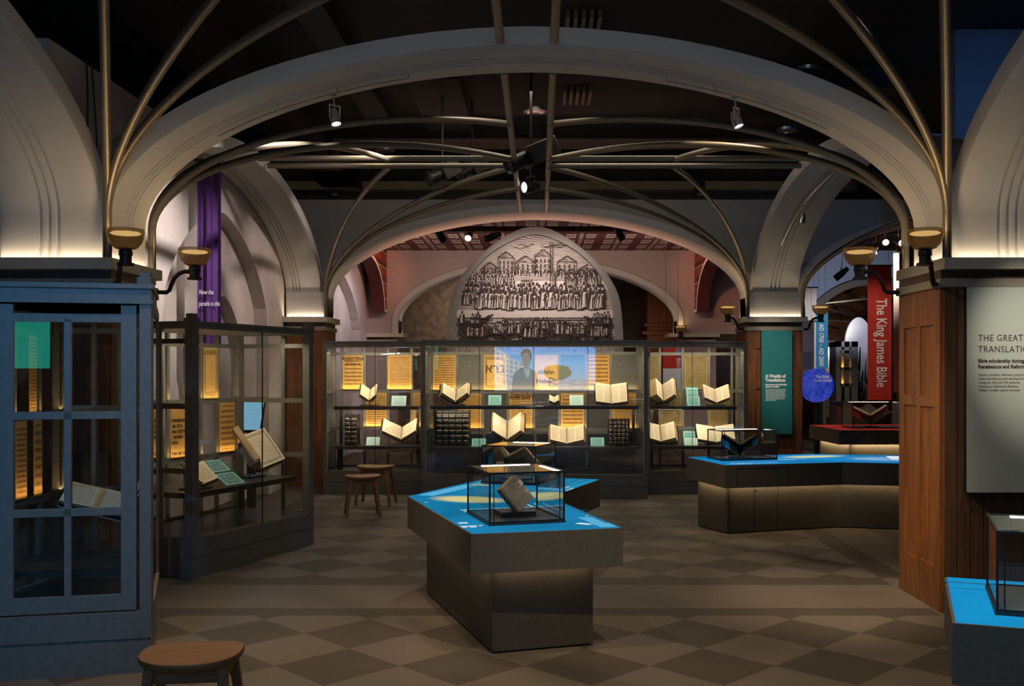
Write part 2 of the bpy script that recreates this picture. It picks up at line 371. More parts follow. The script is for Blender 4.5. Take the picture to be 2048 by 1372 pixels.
# ------------------------------------------------------------------ mesh helpers
class MB:
    def __init__(s): s.v = []; s.f = []; s.mi = []; s.uv = []
    def face(s, pts, mi=0, uv=None):
        i = len(s.v); s.v += [tuple(p) for p in pts]; s.f.append(tuple(range(i, i+len(pts)))); s.mi.append(mi); s.uv.append(uv)
    def grid(s, rows, mi=0, close=False, closev=False):
        n = len(rows); k = len(rows[0]); i0 = len(s.v)
        for r in rows: s.v += [tuple(p) for p in r]
        for a in range(n if closev else n-1):
            b = (a+1) % n
            for c in range(k if close else k-1):
                d = (c+1) % k
                s.f.append((i0+a*k+c, i0+a*k+d, i0+b*k+d, i0+b*k+c)); s.mi.append(mi); s.uv.append(None)
        return i0
    def ngon(s, idx, mi=0): s.f.append(tuple(idx)); s.mi.append(mi); s.uv.append(None)
    def hexa(s, p, mi=0):
        i = len(s.v); s.v += [tuple(q) for q in p]
        for f in ((0, 3, 2, 1), (4, 5, 6, 7), (0, 1, 5, 4), (1, 2, 6, 5), (2, 3, 7, 6), (3, 0, 4, 7)):
            s.f.append(tuple(i+j for j in f)); s.mi.append(mi); s.uv.append(None)
        return s
    def box(s, x0, x1, y0, y1, z0, z1, mi=0):
        return s.hexa([(x0, y0, z0), (x1, y0, z0), (x1, y1, z0), (x0, y1, z0), (x0, y0, z1), (x1, y0, z1), (x1, y1, z1), (x0, y1, z1)], mi)
    def bar(s, p, q, th, z0, z1, mi=0, side=0., ext=0.):
        """upright box along the plan segment p->q, th thick (side -1..1 shifts to the left or right of the line)"""
        p = Vector(p[:2]); q = Vector(q[:2]); d = (q-p).normalized(); n = Vector((-d.y, d.x)); p = p-d*ext; q = q+d*ext
        a = n*(th/2*(1+side)); b = n*(-th/2*(1-side))
        P = [p+b, q+b, q+a, p+a]
        return s.hexa([(v.x, v.y, z0) for v in P]+[(v.x, v.y, z1) for v in P], mi)
    def prism(s, poly, z0, z1, mi=0, mtop=None, uvtop=None):
        n = len(poly); i = len(s.v)
        s.v += [(x, y, z0) for x, y in poly]+[(x, y, z1) for x, y in poly]
        for k in range(n):
            j = (k+1) % n; s.f.append((i+k, i+j, i+n+j, i+n+k)); s.mi.append(mi); s.uv.append(None)
        s.f.append(tuple(i+k for k in reversed(range(n)))); s.mi.append(mi); s.uv.append(None)
        s.f.append(tuple(i+n+k for k in range(n))); s.mi.append(mi if mtop is None else mtop); s.uv.append(uvtop)
        return s
    def tube(s, path, r, n=10, mi=0, cap=True):
        P = [Vector(p) for p in path]; rows = []
        t0 = (P[1]-P[0]).normalized(); up = Vector((0, 0, 1)) if abs(t0.z) < .9 else Vector((1, 0, 0))
        x = t0.cross(up).normalized()
        for i, p in enumerate(P):
            t = ((P[min(i+1, len(P)-1)]-P[max(i-1, 0)])).normalized()
            x = (x-t*x.dot(t)).normalized(); y = t.cross(x)
            rr = r[i] if isinstance(r, (list, tuple)) else r
            rows.append([p+x*(rr*math.cos(a))+y*(rr*math.sin(a)) for a in [2*PI*k/n for k in range(n)]])
        i0 = s.grid(rows, mi, close=True)
        if cap:
            s.ngon([i0+k for k in reversed(range(n))], mi); s.ngon([i0+(len(rows)-1)*n+k for k in range(n)], mi)
        return s
    def lathe(s, prof, c=(0, 0, 0), n=24, mi=0, axis=None):
        rows = []
        for r, z in prof: rows.append([Vector((r*math.cos(2*PI*k/n), r*math.sin(2*PI*k/n), z)) for k in range(n)])
        if axis is not None:
            q = Vector((0, 0, 1)).rotation_difference(Vector(axis))
            rows = [[q @ p for p in r] for r in rows]
        c = Vector(c); s.grid([[p+c for p in r] for r in rows], mi, close=True)
        return s
    def beam(s, a, b, w, h, mi=0):
        """box from point a to point b in 3-D"""
        a = Vector(a); b = Vector(b); t = (b-a).normalized(); up = Vector((0, 0, 1)) if abs(t.z) < .95 else Vector((0, 1, 0))
        x = t.cross(up).normalized()*w/2; y = x.cross(t).normalized()*h/2
        return s.hexa([a-x-y, a+x-y, b+x-y, b-x-y, a-x+y, a+x+y, b+x+y, b-x+y], mi)
    def build(s, name, mats, parent=None, smooth=True, local=False, bevel=0.):
        me = bpy.data.meshes.new(name)
        off = Vector((0, 0, 0))
        if parent is not None and not local:
            p = parent
            while p is not None: off += p.location; p = p.parent
        me.from_pydata([tuple(Vector(v)-off) for v in s.v], [], s.f)
        if not isinstance(mats, (list, tuple)): mats = [mats]
        for m in mats: me.materials.append(m)
        for p, k in zip(me.polygons, s.mi): p.material_index = k
        if any(u is not None for u in s.uv):
            ul = me.uv_layers.new(name='UVMap')
            for p, u in zip(me.polygons, s.uv):
                if u is not None:
                    for li, c in zip(p.loop_indices, u): ul.data[li].uv = c
        bm = bmesh.new(); bm.from_mesh(me); bmesh.ops.remove_doubles(bm, verts=bm.verts, dist=1e-5)
        bmesh.ops.recalc_face_normals(bm, faces=bm.faces); bm.to_mesh(me); bm.free()
        if smooth:
            me.polygons.foreach_set('use_smooth', [True]*len(me.polygons)); me.set_sharp_from_angle(angle=R(38))
        o = bpy.data.objects.new(name, me); COL.objects.link(o)
        if parent is not None: o.parent = parent
        if bevel:
            md = o.modifiers.new('bevel', 'BEVEL'); md.width = bevel; md.segments = 2; md.limit_method = 'ANGLE'
        return o
UV4 = [(0, 0), (1, 0), (1, 1), (0, 1)]
def tag(o, label=None, cat=None, group=None, kind=None):
    if label: o['label'] = label
    if cat: o['category'] = cat
    if group: o['group'] = group
    if kind: o['kind'] = kind
    return o
def thing(name, loc, label, cat, group=None, rot=None):
    o = bpy.data.objects.new(name, None); COL.objects.link(o); o.location = loc
    o.empty_display_size = .1
    if rot: o.rotation_euler = rot
    return tag(o, label, cat, group)
def struct(name, mb, mats, **kw):
    o = mb.build(name, mats, **kw); o['kind'] = 'structure'; return o
def text(s, size, origin, xdir, ydir, mat, parent, name='lettering', align='LEFT', ext=.001, bold=0.0, spacing=1.0, shear=0., xs=1.0):
    """flat lettering as a mesh: origin = baseline start, xdir/ydir world directions"""
    cu = bpy.data.curves.new('t', 'FONT'); cu.body = s; cu.size = size; cu.align_x = align; cu.extrude = ext
    cu.offset = bold; cu.space_character = spacing; cu.resolution_u = 3; cu.space_line = spacing if False else 1.0; cu.shear = shear
    to = bpy.data.objects.new('t', cu); COL.objects.link(to)
    bpy.context.view_layer.update()
    me = bpy.data.meshes.new_from_object(to.evaluated_get(bpy.context.evaluated_depsgraph_get()))
    bpy.data.objects.remove(to); bpy.data.curves.remove(cu)
    x = Vector(xdir).normalized(); y = Vector(ydir).normalized(); z = x.cross(y)
    M = Matrix.Translation(Vector(origin)) @ Matrix((x*xs, y, z)).transposed().to_4x4()
    me.transform(M)
    me.materials.clear(); me.materials.append(mat)
    off = Vector((0, 0, 0)); p = parent
    while p is not None: off += p.location; p = p.parent
    me.transform(Matrix.Translation(-off))
    me.name = name
    o = bpy.data.objects.new(name, me); COL.objects.link(o); o.parent = parent
    return o
def px(p, q, d):
    """the place a picture point shows at depth d metres"""
    return Vector(((p-VX)*d/FPX, d, EYE+(VY-q)*d/FPX))

# ------------------------------------------------------------------ setting: floor, ceiling, walls
mb = MB(); mb.box(-9, 14, -4, 34, -.1, 0); struct('floor', mb, FLOOR, smooth=False)
mb = MB(); mb.box(-9, 14, -4, 34, 5.02, 5.12); struct('ceiling', mb, CEIL, smooth=False)

ZC = 2.417          # top of the pillar cornices
ZT, BR = 3.89, 1.18 # crown of every arch, rise
NEXP = 1.88
def arch_curve(a, zb=ZC-.02, zt=ZT, b=BR, n=40):
    pts = [(-a, zb)]
    zs = zt-b
    if zs > zb+.02: pts += [(-a, zb+(zs-zb)*.5)]
    for i in range(n+1):
        t = PI-PI*i/n; c, s_ = math.cos(t), math.sin(t)
        pts.append((a*math.copysign(abs(c)**(2/NEXP), c), zs+b*abs(s_)**(2/NEXP)))
    if zs > zb+.02: pts += [(a, zb+(zs-zb)*.5)]
    pts.append((a, zb))
    return pts
CS = [(0, .13), (0, .05), (.02, .014), (.06, 0), (.395, 0), (.405, .016), (.425, .016), (.435, 0), (.48, 0), (.49, .016), (.51, .016), (.52, 0),
      (.565, 0), (.575, .016), (.595, .016), (.605, 0), (.94, 0), (.98, .014), (1, .05), (1, .13)]
CSW = [(0, .13), (0, .07), (.02, .022), (.07, 0), (.93, 0), (.98, .022), (1, .07), (1, .13)]
def arch_band(mb, crv, fmap, cs=CS):
    rows = []
    for i, (s_, z) in enumerate(crv):
        a = Vector(crv[max(i-1, 0)]); b = Vector(crv[min(i+1, len(crv)-1)])
        t = (b-a).normalized(); nrm = Vector((-t.y, t.x))
        rows.append([fmap(s_+nrm.x*r, tt, z+nrm.y*r) for tt, r in cs])
    mb.grid(rows, 0, close=True)
# soffit span per row:  (x left, x right, y front, y back)
ROW = {1: (-2.955, 2.815, 6.875, 7.545), 2: (-3.055, 2.985, 14.21, 14.89), 3: (-2.95, 2.90, 21.0, 21.6)}
LX = {1: (-3.70, -2.985), 2: (-3.80, -3.08)}    # left longitudinal arch edges at each row
RX = {1: (2.845, 3.56), 2: (3.01, 3.68)}

def arch_thing(name, crv, fmap, label, cs=CS, loc=(0, 0, 0), group='plaster vault arches'):
    mb = MB(); arch_band(mb, crv, fmap, cs)
    o = mb.build(name, PLASTER); tag(o, label, 'arch', group); return o
def tr_arch(row):
    xl, xr, y0, y1 = ROW[row]; c = (xl+xr)/2; a = (xr-xl)/2
    return arch_curve(a), (lambda s_, t, z: (c+s_, y0+(y1-y0)*t, z))
front_arch = arch_thing('plaster_arch', *tr_arch(1), 'wide grey plaster arch crossing the whole room between the two nearest pillars')
def lg_arch(ya, yb, e0, e1):
    c = (ya+yb)/2; a = (yb-ya)/2
    def f(s_, t, z):
        k = min(max((s_+a)/(2*a), 0), 1); xa = e0[0]+(e1[0]-e0[0])*k; xb = e0[1]+(e1[1]-e0[1])*k
        return (xa+(xb-xa)*t, c+s_, z)
    return arch_curve(a), f
arch_thing('plaster_arch', *lg_arch(.4, 6.83, LX[1], LX[1]), 'plaster arch springing toward the viewer from the nearest left pillar, cut by the left edge')
arch_thing('plaster_arch', *lg_arch(.4, 6.83, RX[1], RX[1]), 'plaster arch springing toward the viewer from the nearest right pillar, cut by the right edge')
CSL = [(t_ if t_ < .1 or t_ > .9 else t_-.18, r_) for t_, r_ in CS]
arch_thing('plaster_arch', *lg_arch(7.58, 14.17, (-3.60, -2.985), (-3.60, -3.08)), 'plaster arch running back along the lit left wall behind the purple banner', CSL)
arch_thing('plaster_arch', *lg_arch(7.58, 14.17, RX[1], RX[2]), 'plaster arch running back on the right above the pillar with the teal sign')

# row 2 wall with the middle arch and the right aisle arch
def arch_wall(mb, y0, y1, xa, xb, zt, c, a, crv):
    """wall slab from xa to xb with an arch opening centred at c, open to the floor"""
    mb.box(xa, c-a, y0, y1, 2.425, zt); mb.box(c+a, xb, y0, y1, 2.425, zt)
    pts = [p for p in crv if abs(p[0]) <= a]
    for (s0, z0), (s1, z1) in zip(pts[:-1], pts[1:]):
        if s1-s0 < 1e-4: continue
        mb.hexa([(c+s0, y0, z0+.02), (c+s1, y0, z1+.02), (c+s1, y1, z1+.02), (c+s0, y1, z0+.02), (c+s0, y0, zt), (c+s1, y0, zt), (c+s1, y1, zt), (c+s0, y1, zt)])
mb = MB(); xl, xr, y0, y1 = ROW[2]; c2, a2 = (xl+xr)/2, (xr-xl)/2
arch_wall(mb, y0+.02, y1-.02, -3.6, 3.3, 4.09, c2, a2, arch_curve(a2))
CA, AA = 6.65, 2.93      # right aisle
arch_wall(mb, y0+.02, y1-.02, 3.3, 9.9, 4.09, CA, AA, arch_curve(AA))
struct('wall_back', mb, SPANDREL, smooth=False)
crv, fm = tr_arch(2)
def arch_trim(name, crv, fmap):
    mb = MB(); arch_band(mb, crv, fmap, CSW); struct(name, mb, PLASTER)
arch_trim('trim_1', crv, fm)
arch_trim('trim_2', arch_curve(AA), lambda s_, t, z: (CA+s_, y0+(y1-y0)*t, z))

# row 3 wall: pink, with one low arch
mb = MB(); xl3, xr3, y30, y31 = ROW[3]; c3, a3 = (xl3+xr3)/2, (xr3-xl3)/2
arch_wall(mb, y30, y31, -4.1, 5.2, 4.19, c3, a3, arch_curve(a3))
mb.box(-3.75, -2.97, y30, y31, 0, 2.31); mb.box(2.93, 3.72, y30, y31, 0, 2.31)
struct('wall_rear', mb, PINKWALL, smooth=False)
arch_trim('trim_3', arch_curve(a3), lambda s_, t, z: (c3+s_, y30-.03+.6*t, z))
for sx, lab in ((-1, 'left'), (1, 'right')):
    mb = MB(); xa, xb = (-3.74, -2.83) if sx < 0 else (2.72, 3.78)
    mb.box(xa, xb, y30-.10, y31+.05, 2.36, 2.44)
    struct('trim_4' if sx < 0 else 'trim_5', mb, CORNICE)
area('cornice_led', (-2.93, 21.3, 2.46), (.15, 0, 1), .5, .03, 1.6, WARM, along=(0, 1, 0))
area('cornice_led', (2.87, 21.3, 2.46), (-.15, 0, 1), .5, .03, 1.6, WARM, along=(0, 1, 0))
# behind the low arch
mb = MB(); mb.box(-5.2, -.6, 23.4, 23.6, 0, 4.6); struct('wall_stone', mb, STONE, smooth=False)
spot('stone_spot', (-1.5, 22.0, 4.0), (-1.9, 23.4, 2.6), 60, 90, 1, (1, .7, .5))
mb = MB(); mb.box(-.6, 3.9, 27, 27.2, 0, 4.6); struct('wall_far', mb, DWOOD, smooth=False)
mb = MB(); mb.box(2.6, 3.9, 24.0, 25.2, 0, 4.4); mb.box(2.48, 3.9, 23.88, 25.2, 2.52, 2.60); mb.box(2.52, 3.9, 23.92, 25.2, 2.72, 2.78)
tag(mb.build('wood_pillar', WOOD), 'brown wooden pillar seen through the right side of the low rear arch', 'pillar')
spot('wood_spot', (2.2, 22.4, 2.2), (2.9, 24, 2.6), 16, 60, 1, (1, .55, .22))
# painted ceiling of the back room
mb = MB(); mb.box(-3.75, 9.8, 15.3, 21.0, 4.18, 4.20); struct('ceiling_painted', mb, PATTERN, smooth=False)
mb = MB(); mb.box(-3.75, 9.8, 17.55, 17.72, 4.10, 4.19); tag(mb.build('ceiling_beam', MAROON, smooth=False), 'dark maroon beam crossing the patterned ceiling behind the mural', 'beam')

# left plaster wall with blind arches
def niche_wall(mb, X, ya, yb, zt, niches, depth):
    """wall in the plane x = X facing +x; niches: (centre y, half width, spring z, apex z)"""
    segs = sorted(niches)
    y = ya
    for (c, a, zs, za) in segs:
        mb.box(X-.5, X, y, c-a, 0, zt)
        n = 14; pr = None
        for i in range(2*n+1):
            k = i/n-1; yy = c+a*k; u = 1-abs(k)
            z = zs+(za-zs)*math.sqrt(max(0, 1-(1-u)**2))*(.86+.14*u)
            if pr:
                mb.hexa([(X-depth, pr[0], pr[1]), (X, pr[0], pr[1]), (X, yy, z), (X-depth, yy, z), (X-depth, pr[0], zt), (X, pr[0], zt), (X, yy, zt), (X-depth, yy, zt)])
            pr = (yy, z)
        y = c+a
    mb.box(X-.5, X, y, yb, 0, zt)
mb = MB()
WX = -3.61
niche_wall(mb, WX, 7.62, 21.0, 4.10, [(11.45, 1.92, 2.0, 3.46), (18.2, 2.12, 2.0, 3.46)], .17)
mb2 = MB(); niche_wall(mb2, WX-.17, 9.5, 13.4, 3.9, [(11.98, .78, 1.7, 2.55)], .15)
mb.v += mb2.v; k0 = len(mb.v)-len(mb2.v); mb.f += [tuple(i+k0 for i in f) for f in mb2.f]; mb.mi += mb2.mi; mb.uv += mb2.uv
mb.box(-4.2, WX-.32, 7.7, 21, 0, 4.0); mb.box(-4.2, WX-.17, 16.0, 20.4, 0, 4.0)
mb.box(-4.11, WX, 7.36, 7.62, 2.75, 4.10)
struct('wall_left', mb, LIME, smooth=False)
mb = MB(); mb.box(4.08, 9.5, 9.8, 10.0, 2.6, 5.0); struct('wall_right', mb, noisy('bulkhead_blue_grey', (.10, .11, .13), (.12, .13, .15), 2, .8), smooth=False)
mb = MB(); mb.box(-6, 9.5, 17.75, 17.95, 4.79, 5.02); struct('wall_bulkhead', mb, noisy('bulkhead_beige', (.20, .17, .12), (.24, .2, .15), 2, .9), smooth=False)
mb = MB(); mb.box(-6, 9.5, 17.5, 17.74, 4.66, 4.78); tag(mb.build('ceiling_beam', BLACK, smooth=False), 'long black beam across the ceiling beyond the pipe vault', 'beam')
area('bulkhead_wash', (0, 16.6, 4.45), (0, 1, .25), 10, .1, 5, WARM, along=(1, 0, 0))

# ceiling details
def ceil_bar(x0, x1, y0_, y1_, z0, z1, m, label):
    mb = MB(); mb.box(x0, x1, y0_, y1_, z0, z1); tag(mb.build('ceiling_duct', m, smooth=False), label, 'duct', 'ducts under the black ceiling')
ceil_bar(2.0, 4.06, 11.1, 11.5, 4.80, 5.02, DUCT, 'brown duct under the ceiling above the right arch')
ceil_bar(-3.6, -3.0, 7.8, 17, 4.70, 5.02, noisy('duct_red_brown', (.022, .012, .010), (.03, .016, .013), 2, .9), 'red-brown duct running back beside the top of the left wall')
ceil_bar(-2.2, -1.9, 5, 13, 4.86, 5.02, DUCT, 'thin dark duct running back left of the ceiling pipes')
ceil_bar(-1.5, -.9, 11.2, 13.6, 4.92, 5.02, DUCT, 'short brown duct behind the crown of the front arch, left of the pipes')
for (X, Y, lab) in ((.42, 9.6, 'front of'), (.46, 12.1, 'behind')):
    t = thing('air_grille', (X, Y, 4.97), 'slotted brown air grille in the ceiling in %s the crown of the front arch' % lab if lab == 'front of' else 'slotted brown air grille in the ceiling behind the crown of the front arch', 'vent', 'ceiling air grilles')
    for k in range(5):
        mb = MB(); mb.box(X-.15+k*.075-.018, X-.15+k*.075+.018, Y-.28, Y+.28, 4.94, 5.02)
        mb.build('slat', noisy('grille_slat', (.12, .09, .05), (.15, .11, .065), 10, .6) if k == 0 and lab == 'front of' else MATS['grille_slat'], t, smooth=False)
def downlight(p, q, lab):
    d = (5.0-EYE)*FPX/(VY-q); P = px(p, q, d)
    t = thing('ceiling_downlight', (P.x, P.y, 5.02), lab, 'ceiling light', 'round ceiling downlights')
    mb = MB(); mb.lathe([(.12, -.04), (.15, -.035), (.155, 0)], (P.x, P.y, 5.02)); mb.build('trim_ring', SILVER, t)
    mb = MB(); mb.lathe([(.0001, -.012), (.09, -.015), (.12, -.038)], (P.x, P.y, 5.02)); mb.build('reflector', SILVER, t)
downlight(1070, 222, 'round downlight between the two middle ceiling pipes')
downlight(1617, 140, 'round downlight above the right haunch of the front arch')
downlight(770, 300, 'round downlight left of the pipe crossing, above the black projectors')
downlight(632, 342, 'round downlight at far left beside the plaster arch of the left wall')
downlight(1575, 260, 'round downlight under the right side of the front arch')
for p, lab in ((672, 'left'), (1398, 'middle'), (1722, 'right')):
    P = px(p, 375, 16.9); mb = MB(); mb.box(P.x-.08, P.x+.08, 16.75, 16.95, 4.62, 5.02); mb.lathe([(.001, 4.60), (.07, 4.60), (.08, 4.62)], (P.x, 16.85, 0), 16)
    tag(mb.build('ceiling_can_light', BLACK), 'square black can light hanging before the far bulkhead, %s one of three' % lab, 'ceiling light', 'black can lights')

for y, dy, dz, lab in ((7.95, .05, 1.1, 'nearer'), (8.05, .32, 1.45, 'farther')):
    t = thing('wall_cable', (WX+.012, y, 4.1), 'thin black cable drooping down the upper left wall, %s of two' % lab, 'cable', 'loose wall cables')
    mb = MB(); mb.tube([(WX+.012, y+dy*(i/10)**1.6+.02*math.sin(i*.6), 4.12-dz*i/10) for i in range(11)], .006, 6); mb.build('cable', WIRE, t)

# ------------------------------------------------------------------ pipe vault
def vault(u): return ZT-BR+BR*max(0, 1-abs(u)**NEXP)**(1/NEXP)
RIBS = 'bronze vault pipes'
def fan(st, tgs, label, r=.03):
    """pipes that share one foot on a pillar corner, welded together"""
    st = Vector(st); t = thing('pipe_fan', (st.x, st.y, ZC), label, 'vault pipes', 'bronze vault pipe fans')
    for tg in tgs:
        tg = Vector(tg); pts = [(st.x, st.y, ZC+.0), (st.x, st.y, 2.58)]
        n = 26
        for i in range(n+1):
            k = 1-math.cos(PI/2*i/n); p = st.lerp(tg, k)
            pts.append((p.x, p.y, vault(1-k)+.02))
        mb = MB(); mb.tube(pts, r, 10); mb.build('rib', BRASS, t)
def ridge(a, b, label, r=.03):
    mb = MB(); mb.tube([a, b], r, 10); tag(mb.build('ridge_pipe', BRASS), label, 'pipe', RIBS)
XG = (-.265, .105)
YG = (10.68, 11.06)
for x, s_ in zip(XG, ('left', 'right')):
    ridge((x, .3, ZT+.03), (x, 6.86, ZT+.03), '%s one of two straight pipes at the top centre before the front arch' % s_)
    ridge((x, 7.56, ZT+.03), (x, 14.2, ZT+.03), '%s one of the two straight pipes from the front arch to the far arch' % s_)
for y, s_ in zip(YG, ('nearer', 'farther')):
    ridge((-3.0, y, ZT+.03), (XG[0], y, ZT+.03), '%s of the two level pipes left of the pipe crossing' % s_)
    ridge((XG[1], y, ZT+.03), (2.9, y, ZT+.03), '%s of the two level pipes right of the pipe crossing' % s_)
for st, sx, nm in (((-2.925, 6.775), -1, 'left'), ((2.765, 6.775), 1, 'right')):
    xg = XG[0] if sx < 0 else XG[1]
    fan(st, [(xg, 3.7), (-1.6 if sx < 0 else 1.44, 3.6), (xg, 5.2)], 'three bronze pipes fanning up toward the viewer from the nearest %s pillar' % nm)
for st, sx, nm in (((-2.965, 7.66), -1, 'left'), ((2.805, 7.66), 1, 'right')):
    xg = XG[0] if sx < 0 else XG[1]
    fan(st, [(xg, YG[0]), (xg, 9.15), (-1.62 if sx < 0 else 1.46, YG[0])], 'bronze pipes curving back from behind the %s foot of the front arch' % nm)
for st, sx, nm in (((-3.0, 14.09), -1, 'far left pillar'), ((2.94, 14.09), 1, 'far pillar with the teal sign')):
    xg = XG[0] if sx < 0 else XG[1]
    fan(st, [(xg, YG[1]), (xg, 12.4), (-1.64 if sx < 0 else 1.48, YG[1])], 'bronze pipes fanning toward the viewer from the %s' % nm)
fan((3.72, 14.09), [(6.5, 11.0), (6.5, 12.6)], 'two bronze pipes rising rightward over the far right aisle')

# ------------------------------------------------------------------ pillars
def panelled_face(mb, p, q, z0, z1, zr, cols=2, th=.014, stile=.10, inset=True):
    """raised stile and rail frame on the vertical face p->q (outside on the right hand of p->q)"""
    p = Vector(p); q = Vector(q); L = (q-p).length; d = (q-p)/L
    def seg(a, b, za, zb): mb.bar(p+d*a, p+d*b, th, za, zb, side=-1)
    seg(0, stile, z0, z1); seg(L-stile, L, z0, z1)
    for za, zb in zr: seg(stile, L-stile, za, zb)
    inner = L-2*stile
    for k in range(1, cols):
        c = stile+inner*k/cols
        for (a0, a1), (b0, b1) in zip(zr[:-1], zr[1:]): seg(c-.035, c+.035, a1, b0)
def pillar(xl, xr, yf, yb, label, cx, led, front_planks=False, power=1.0):
    """xl..xr shaft sides, cx = (cornice left, cornice right, front, back)"""
    t = thing('wooden_pillar', ((xl+xr)/2, (yf+yb)/2, 0), label, 'pillar', 'wood panelled pillars')
    t['kind'] = 'thing'
    mb = MB(); mb.box(xl, xr, yf, yb, 0, 2.22); mb.build('shaft', WOOD, t, smooth=False)
    zr = [(0, .30), (1.40, 1.475), (1.97, 2.22)]
    mb = MB()
    panelled_face(mb, (xl, yb), (xl, yf), 0, 2.22, zr)
    panelled_face(mb, (xr, yf), (xr, yb), 0, 2.22, zr)
    mb.build('side_panelling', WOOD, t, smooth=False)
    mb = MB()
    if front_planks:
        n = 9
        for k in range(n):
            a = xl+.01+(xr-xl-.02)*k/n; b = xl+.01+(xr-xl-.02)*(k+1)/n
            mb.box(a+.003, b-.003, yf-.016, yf, .14, 2.22)
        mb.box(xl, xr, yf-.022, yf, 0, .14)
    else:
        panelled_face(mb, (xl, yf), (xr, yf), 0, 2.22, zr, th=.016)
    mb.build('front_panelling', DWOOD if front_planks else WOOD, t, smooth=False)
    mb = MB(); mb.box(xl-.03, xr+.03, yf-.03, yb+.03, 2.22, 2.28); mb.build('moulding', MOULD, t, bevel=.006)
    mb = MB(); mb.box(xl-.008, xr+.008, yf-.008, yb+.008, 2.28, 2.34); mb.build('frieze', DWOOD, t, smooth=False)
    a, b, c, d = cx
    mb = MB(); mb.box(a, b, c, d, 2.34, ZC-.03)
    for (u0, u1, v0, v1) in ((a, b, c, c+.025), (a, b, d-.025, d), (a, a+.025, c+.025, d-.025), (b-.025, b, c+.025, d-.025)): mb.box(u0, u1, v0, v1, ZC-.03, ZC)
    mb.build('cornice', CORNICE, t, smooth=False)
    # plaster foot between the arch springings
    mb = MB(); (mb.box(xl+.075, xr-.075, yf+.06, yb-.09, ZC-.03, 2.9) if yf < 10 else mb.box(xl-.015 if xl > 0 else xl, xr+(.02 if xl > 0 else .015), yf-.03, yf+.045, ZC-.03, 2.77)); mb.build('plaster_foot', PLASTER, t, smooth=False)
    # light strips lying in the cornice gutter
    z = ZC-.018; g = .045
    for e in led:
        if e == 'f': area('cornice_led', ((a+b)/2, c+g, z), (0, .12, 1), b-a-.1, .02, .95*power*1.9, WARM, along=(1, 0, 0))
        if e == 'b': area('cornice_led', ((a+b)/2, d-g, z), (0, -.12, 1), b-a-.1, .02, .95*power*1.9, WARM, along=(1, 0, 0))
        if e == 'r': area('cornice_led', (b-g, (c+d)/2, z), (-.12, 0, 1), d-c-.1, .02, .95*power*1.9, WARM, along=(0, 1, 0))
        if e == 'l': area('cornice_led', (a+g, (c+d)/2, z), (.12, 0, 1), d-c-.1, .02, .95*power*1.9, WARM, along=(0, 1, 0))
    return t
pillar(-3.70, -2.93, 6.83, 7.60, 'nearest left pillar, behind the blue-lit glass case', (-3.79, -2.885, 6.745, 7.66), 'frb')
pillar(2.75, 3.58, 6.83, 7.60, 'nearest right pillar, tall wood panelling with the large sage sign', (2.735, 3.66, 6.745, 7.66), 'flb', True)
pillar(-3.57, -3.05, 14.17, 14.92, 'far left pillar, behind the left end of the tall glass cases', (-3.605, -2.985, 14.08, 15.0), 'fr', power=1.1)
pillar(2.96, 3.72, 14.17, 14.92, 'far right pillar carrying the narrow teal sign', (2.89, 3.785, 14.08, 15.0), 'fl', power=1.1)

# ------------------------------------------------------------------ sconces
def sconce(att, out, label, watts=2.4, z0=2.245):
    ax, ay = att; ox, oy = out
    t = thing('wall_sconce', (ax, ay, z0), label, 'wall lamp', 'gauze bowl sconces')
    d = Vector((ox, oy, 0)); L = d.length; u = d/L
    def P(f, dz): return Vector((ax, ay, z0))+u*(L*f)+Vector((0, 0, dz))
    mb = MB(); mb.tube([P(-.02, 0), P(.03, 0)], .035, 14); mb.build('wall_plate', IRON, t)
    pts = [P(0, 0), P(.34, 0), P(.40, .015), P(.45, .06), P(.52, .11), P(.63, .145), P(.76, .16), P(.98, .16)]
    mb = MB(); mb.tube(pts, .016, 8); mb.build('arm', IRON, t)
    c = P(1, 0)
    mb = MB(); mb.lathe([(.001, .10), (.055, .10), (.055, .115), (.038, .118), (.038, .16), (.044, .165), (.044, .195), (.036, .2), (.05, .215), (.001, .216)], c, 18); mb.build('socket', IRON, t)
    prof = [(.035, .200), (.07, .212), (.10, .245), (.117, .29), (.119, .325), (.116, .338)]
    mb = MB(); mb.lathe(prof, (0, 0, 0), 32)
    o = mb.build('bowl', GAUZE, t, local=True); o.location = c-Vector((ax, ay, z0))
    mb = MB(); mb.lathe([(.001, .318), (.085, .318), (.098, .310), (.085, .303), (.001, .300)], c, 24); mb.build('lamp_disc', BULB, o)
    point('sconce_lamp', c+Vector((0, 0, .36)), watts, (1, .68, .34), .05)
sconce((-2.91, 6.86), (.19, -.28), 'sconce in front on the nearest left pillar, above the blue-lit case')
sconce((-2.92, 7.55), (.30, .06), 'sconce at the back of the nearest left pillar, before the purple banner')
sconce((2.73, 6.86), (-.19, -.28), 'sconce in front on the nearest right pillar, highest in view at right')
sconce((2.74, 7.55), (-.30, .06), 'sconce at the back of the nearest right pillar, before the red banner')
sconce((2.94, 14.3), (-.26, -.1), 'sconce on the left of the pillar with the teal sign')
sconce((3.74, 14.3), (.26, -.1), 'sconce on the right of the pillar with the teal sign')
sconce((3.2, 21.6), (-.25, -.75), 'small distant sconce behind the left shoulder of the teal sign pillar', .5, 2.26)

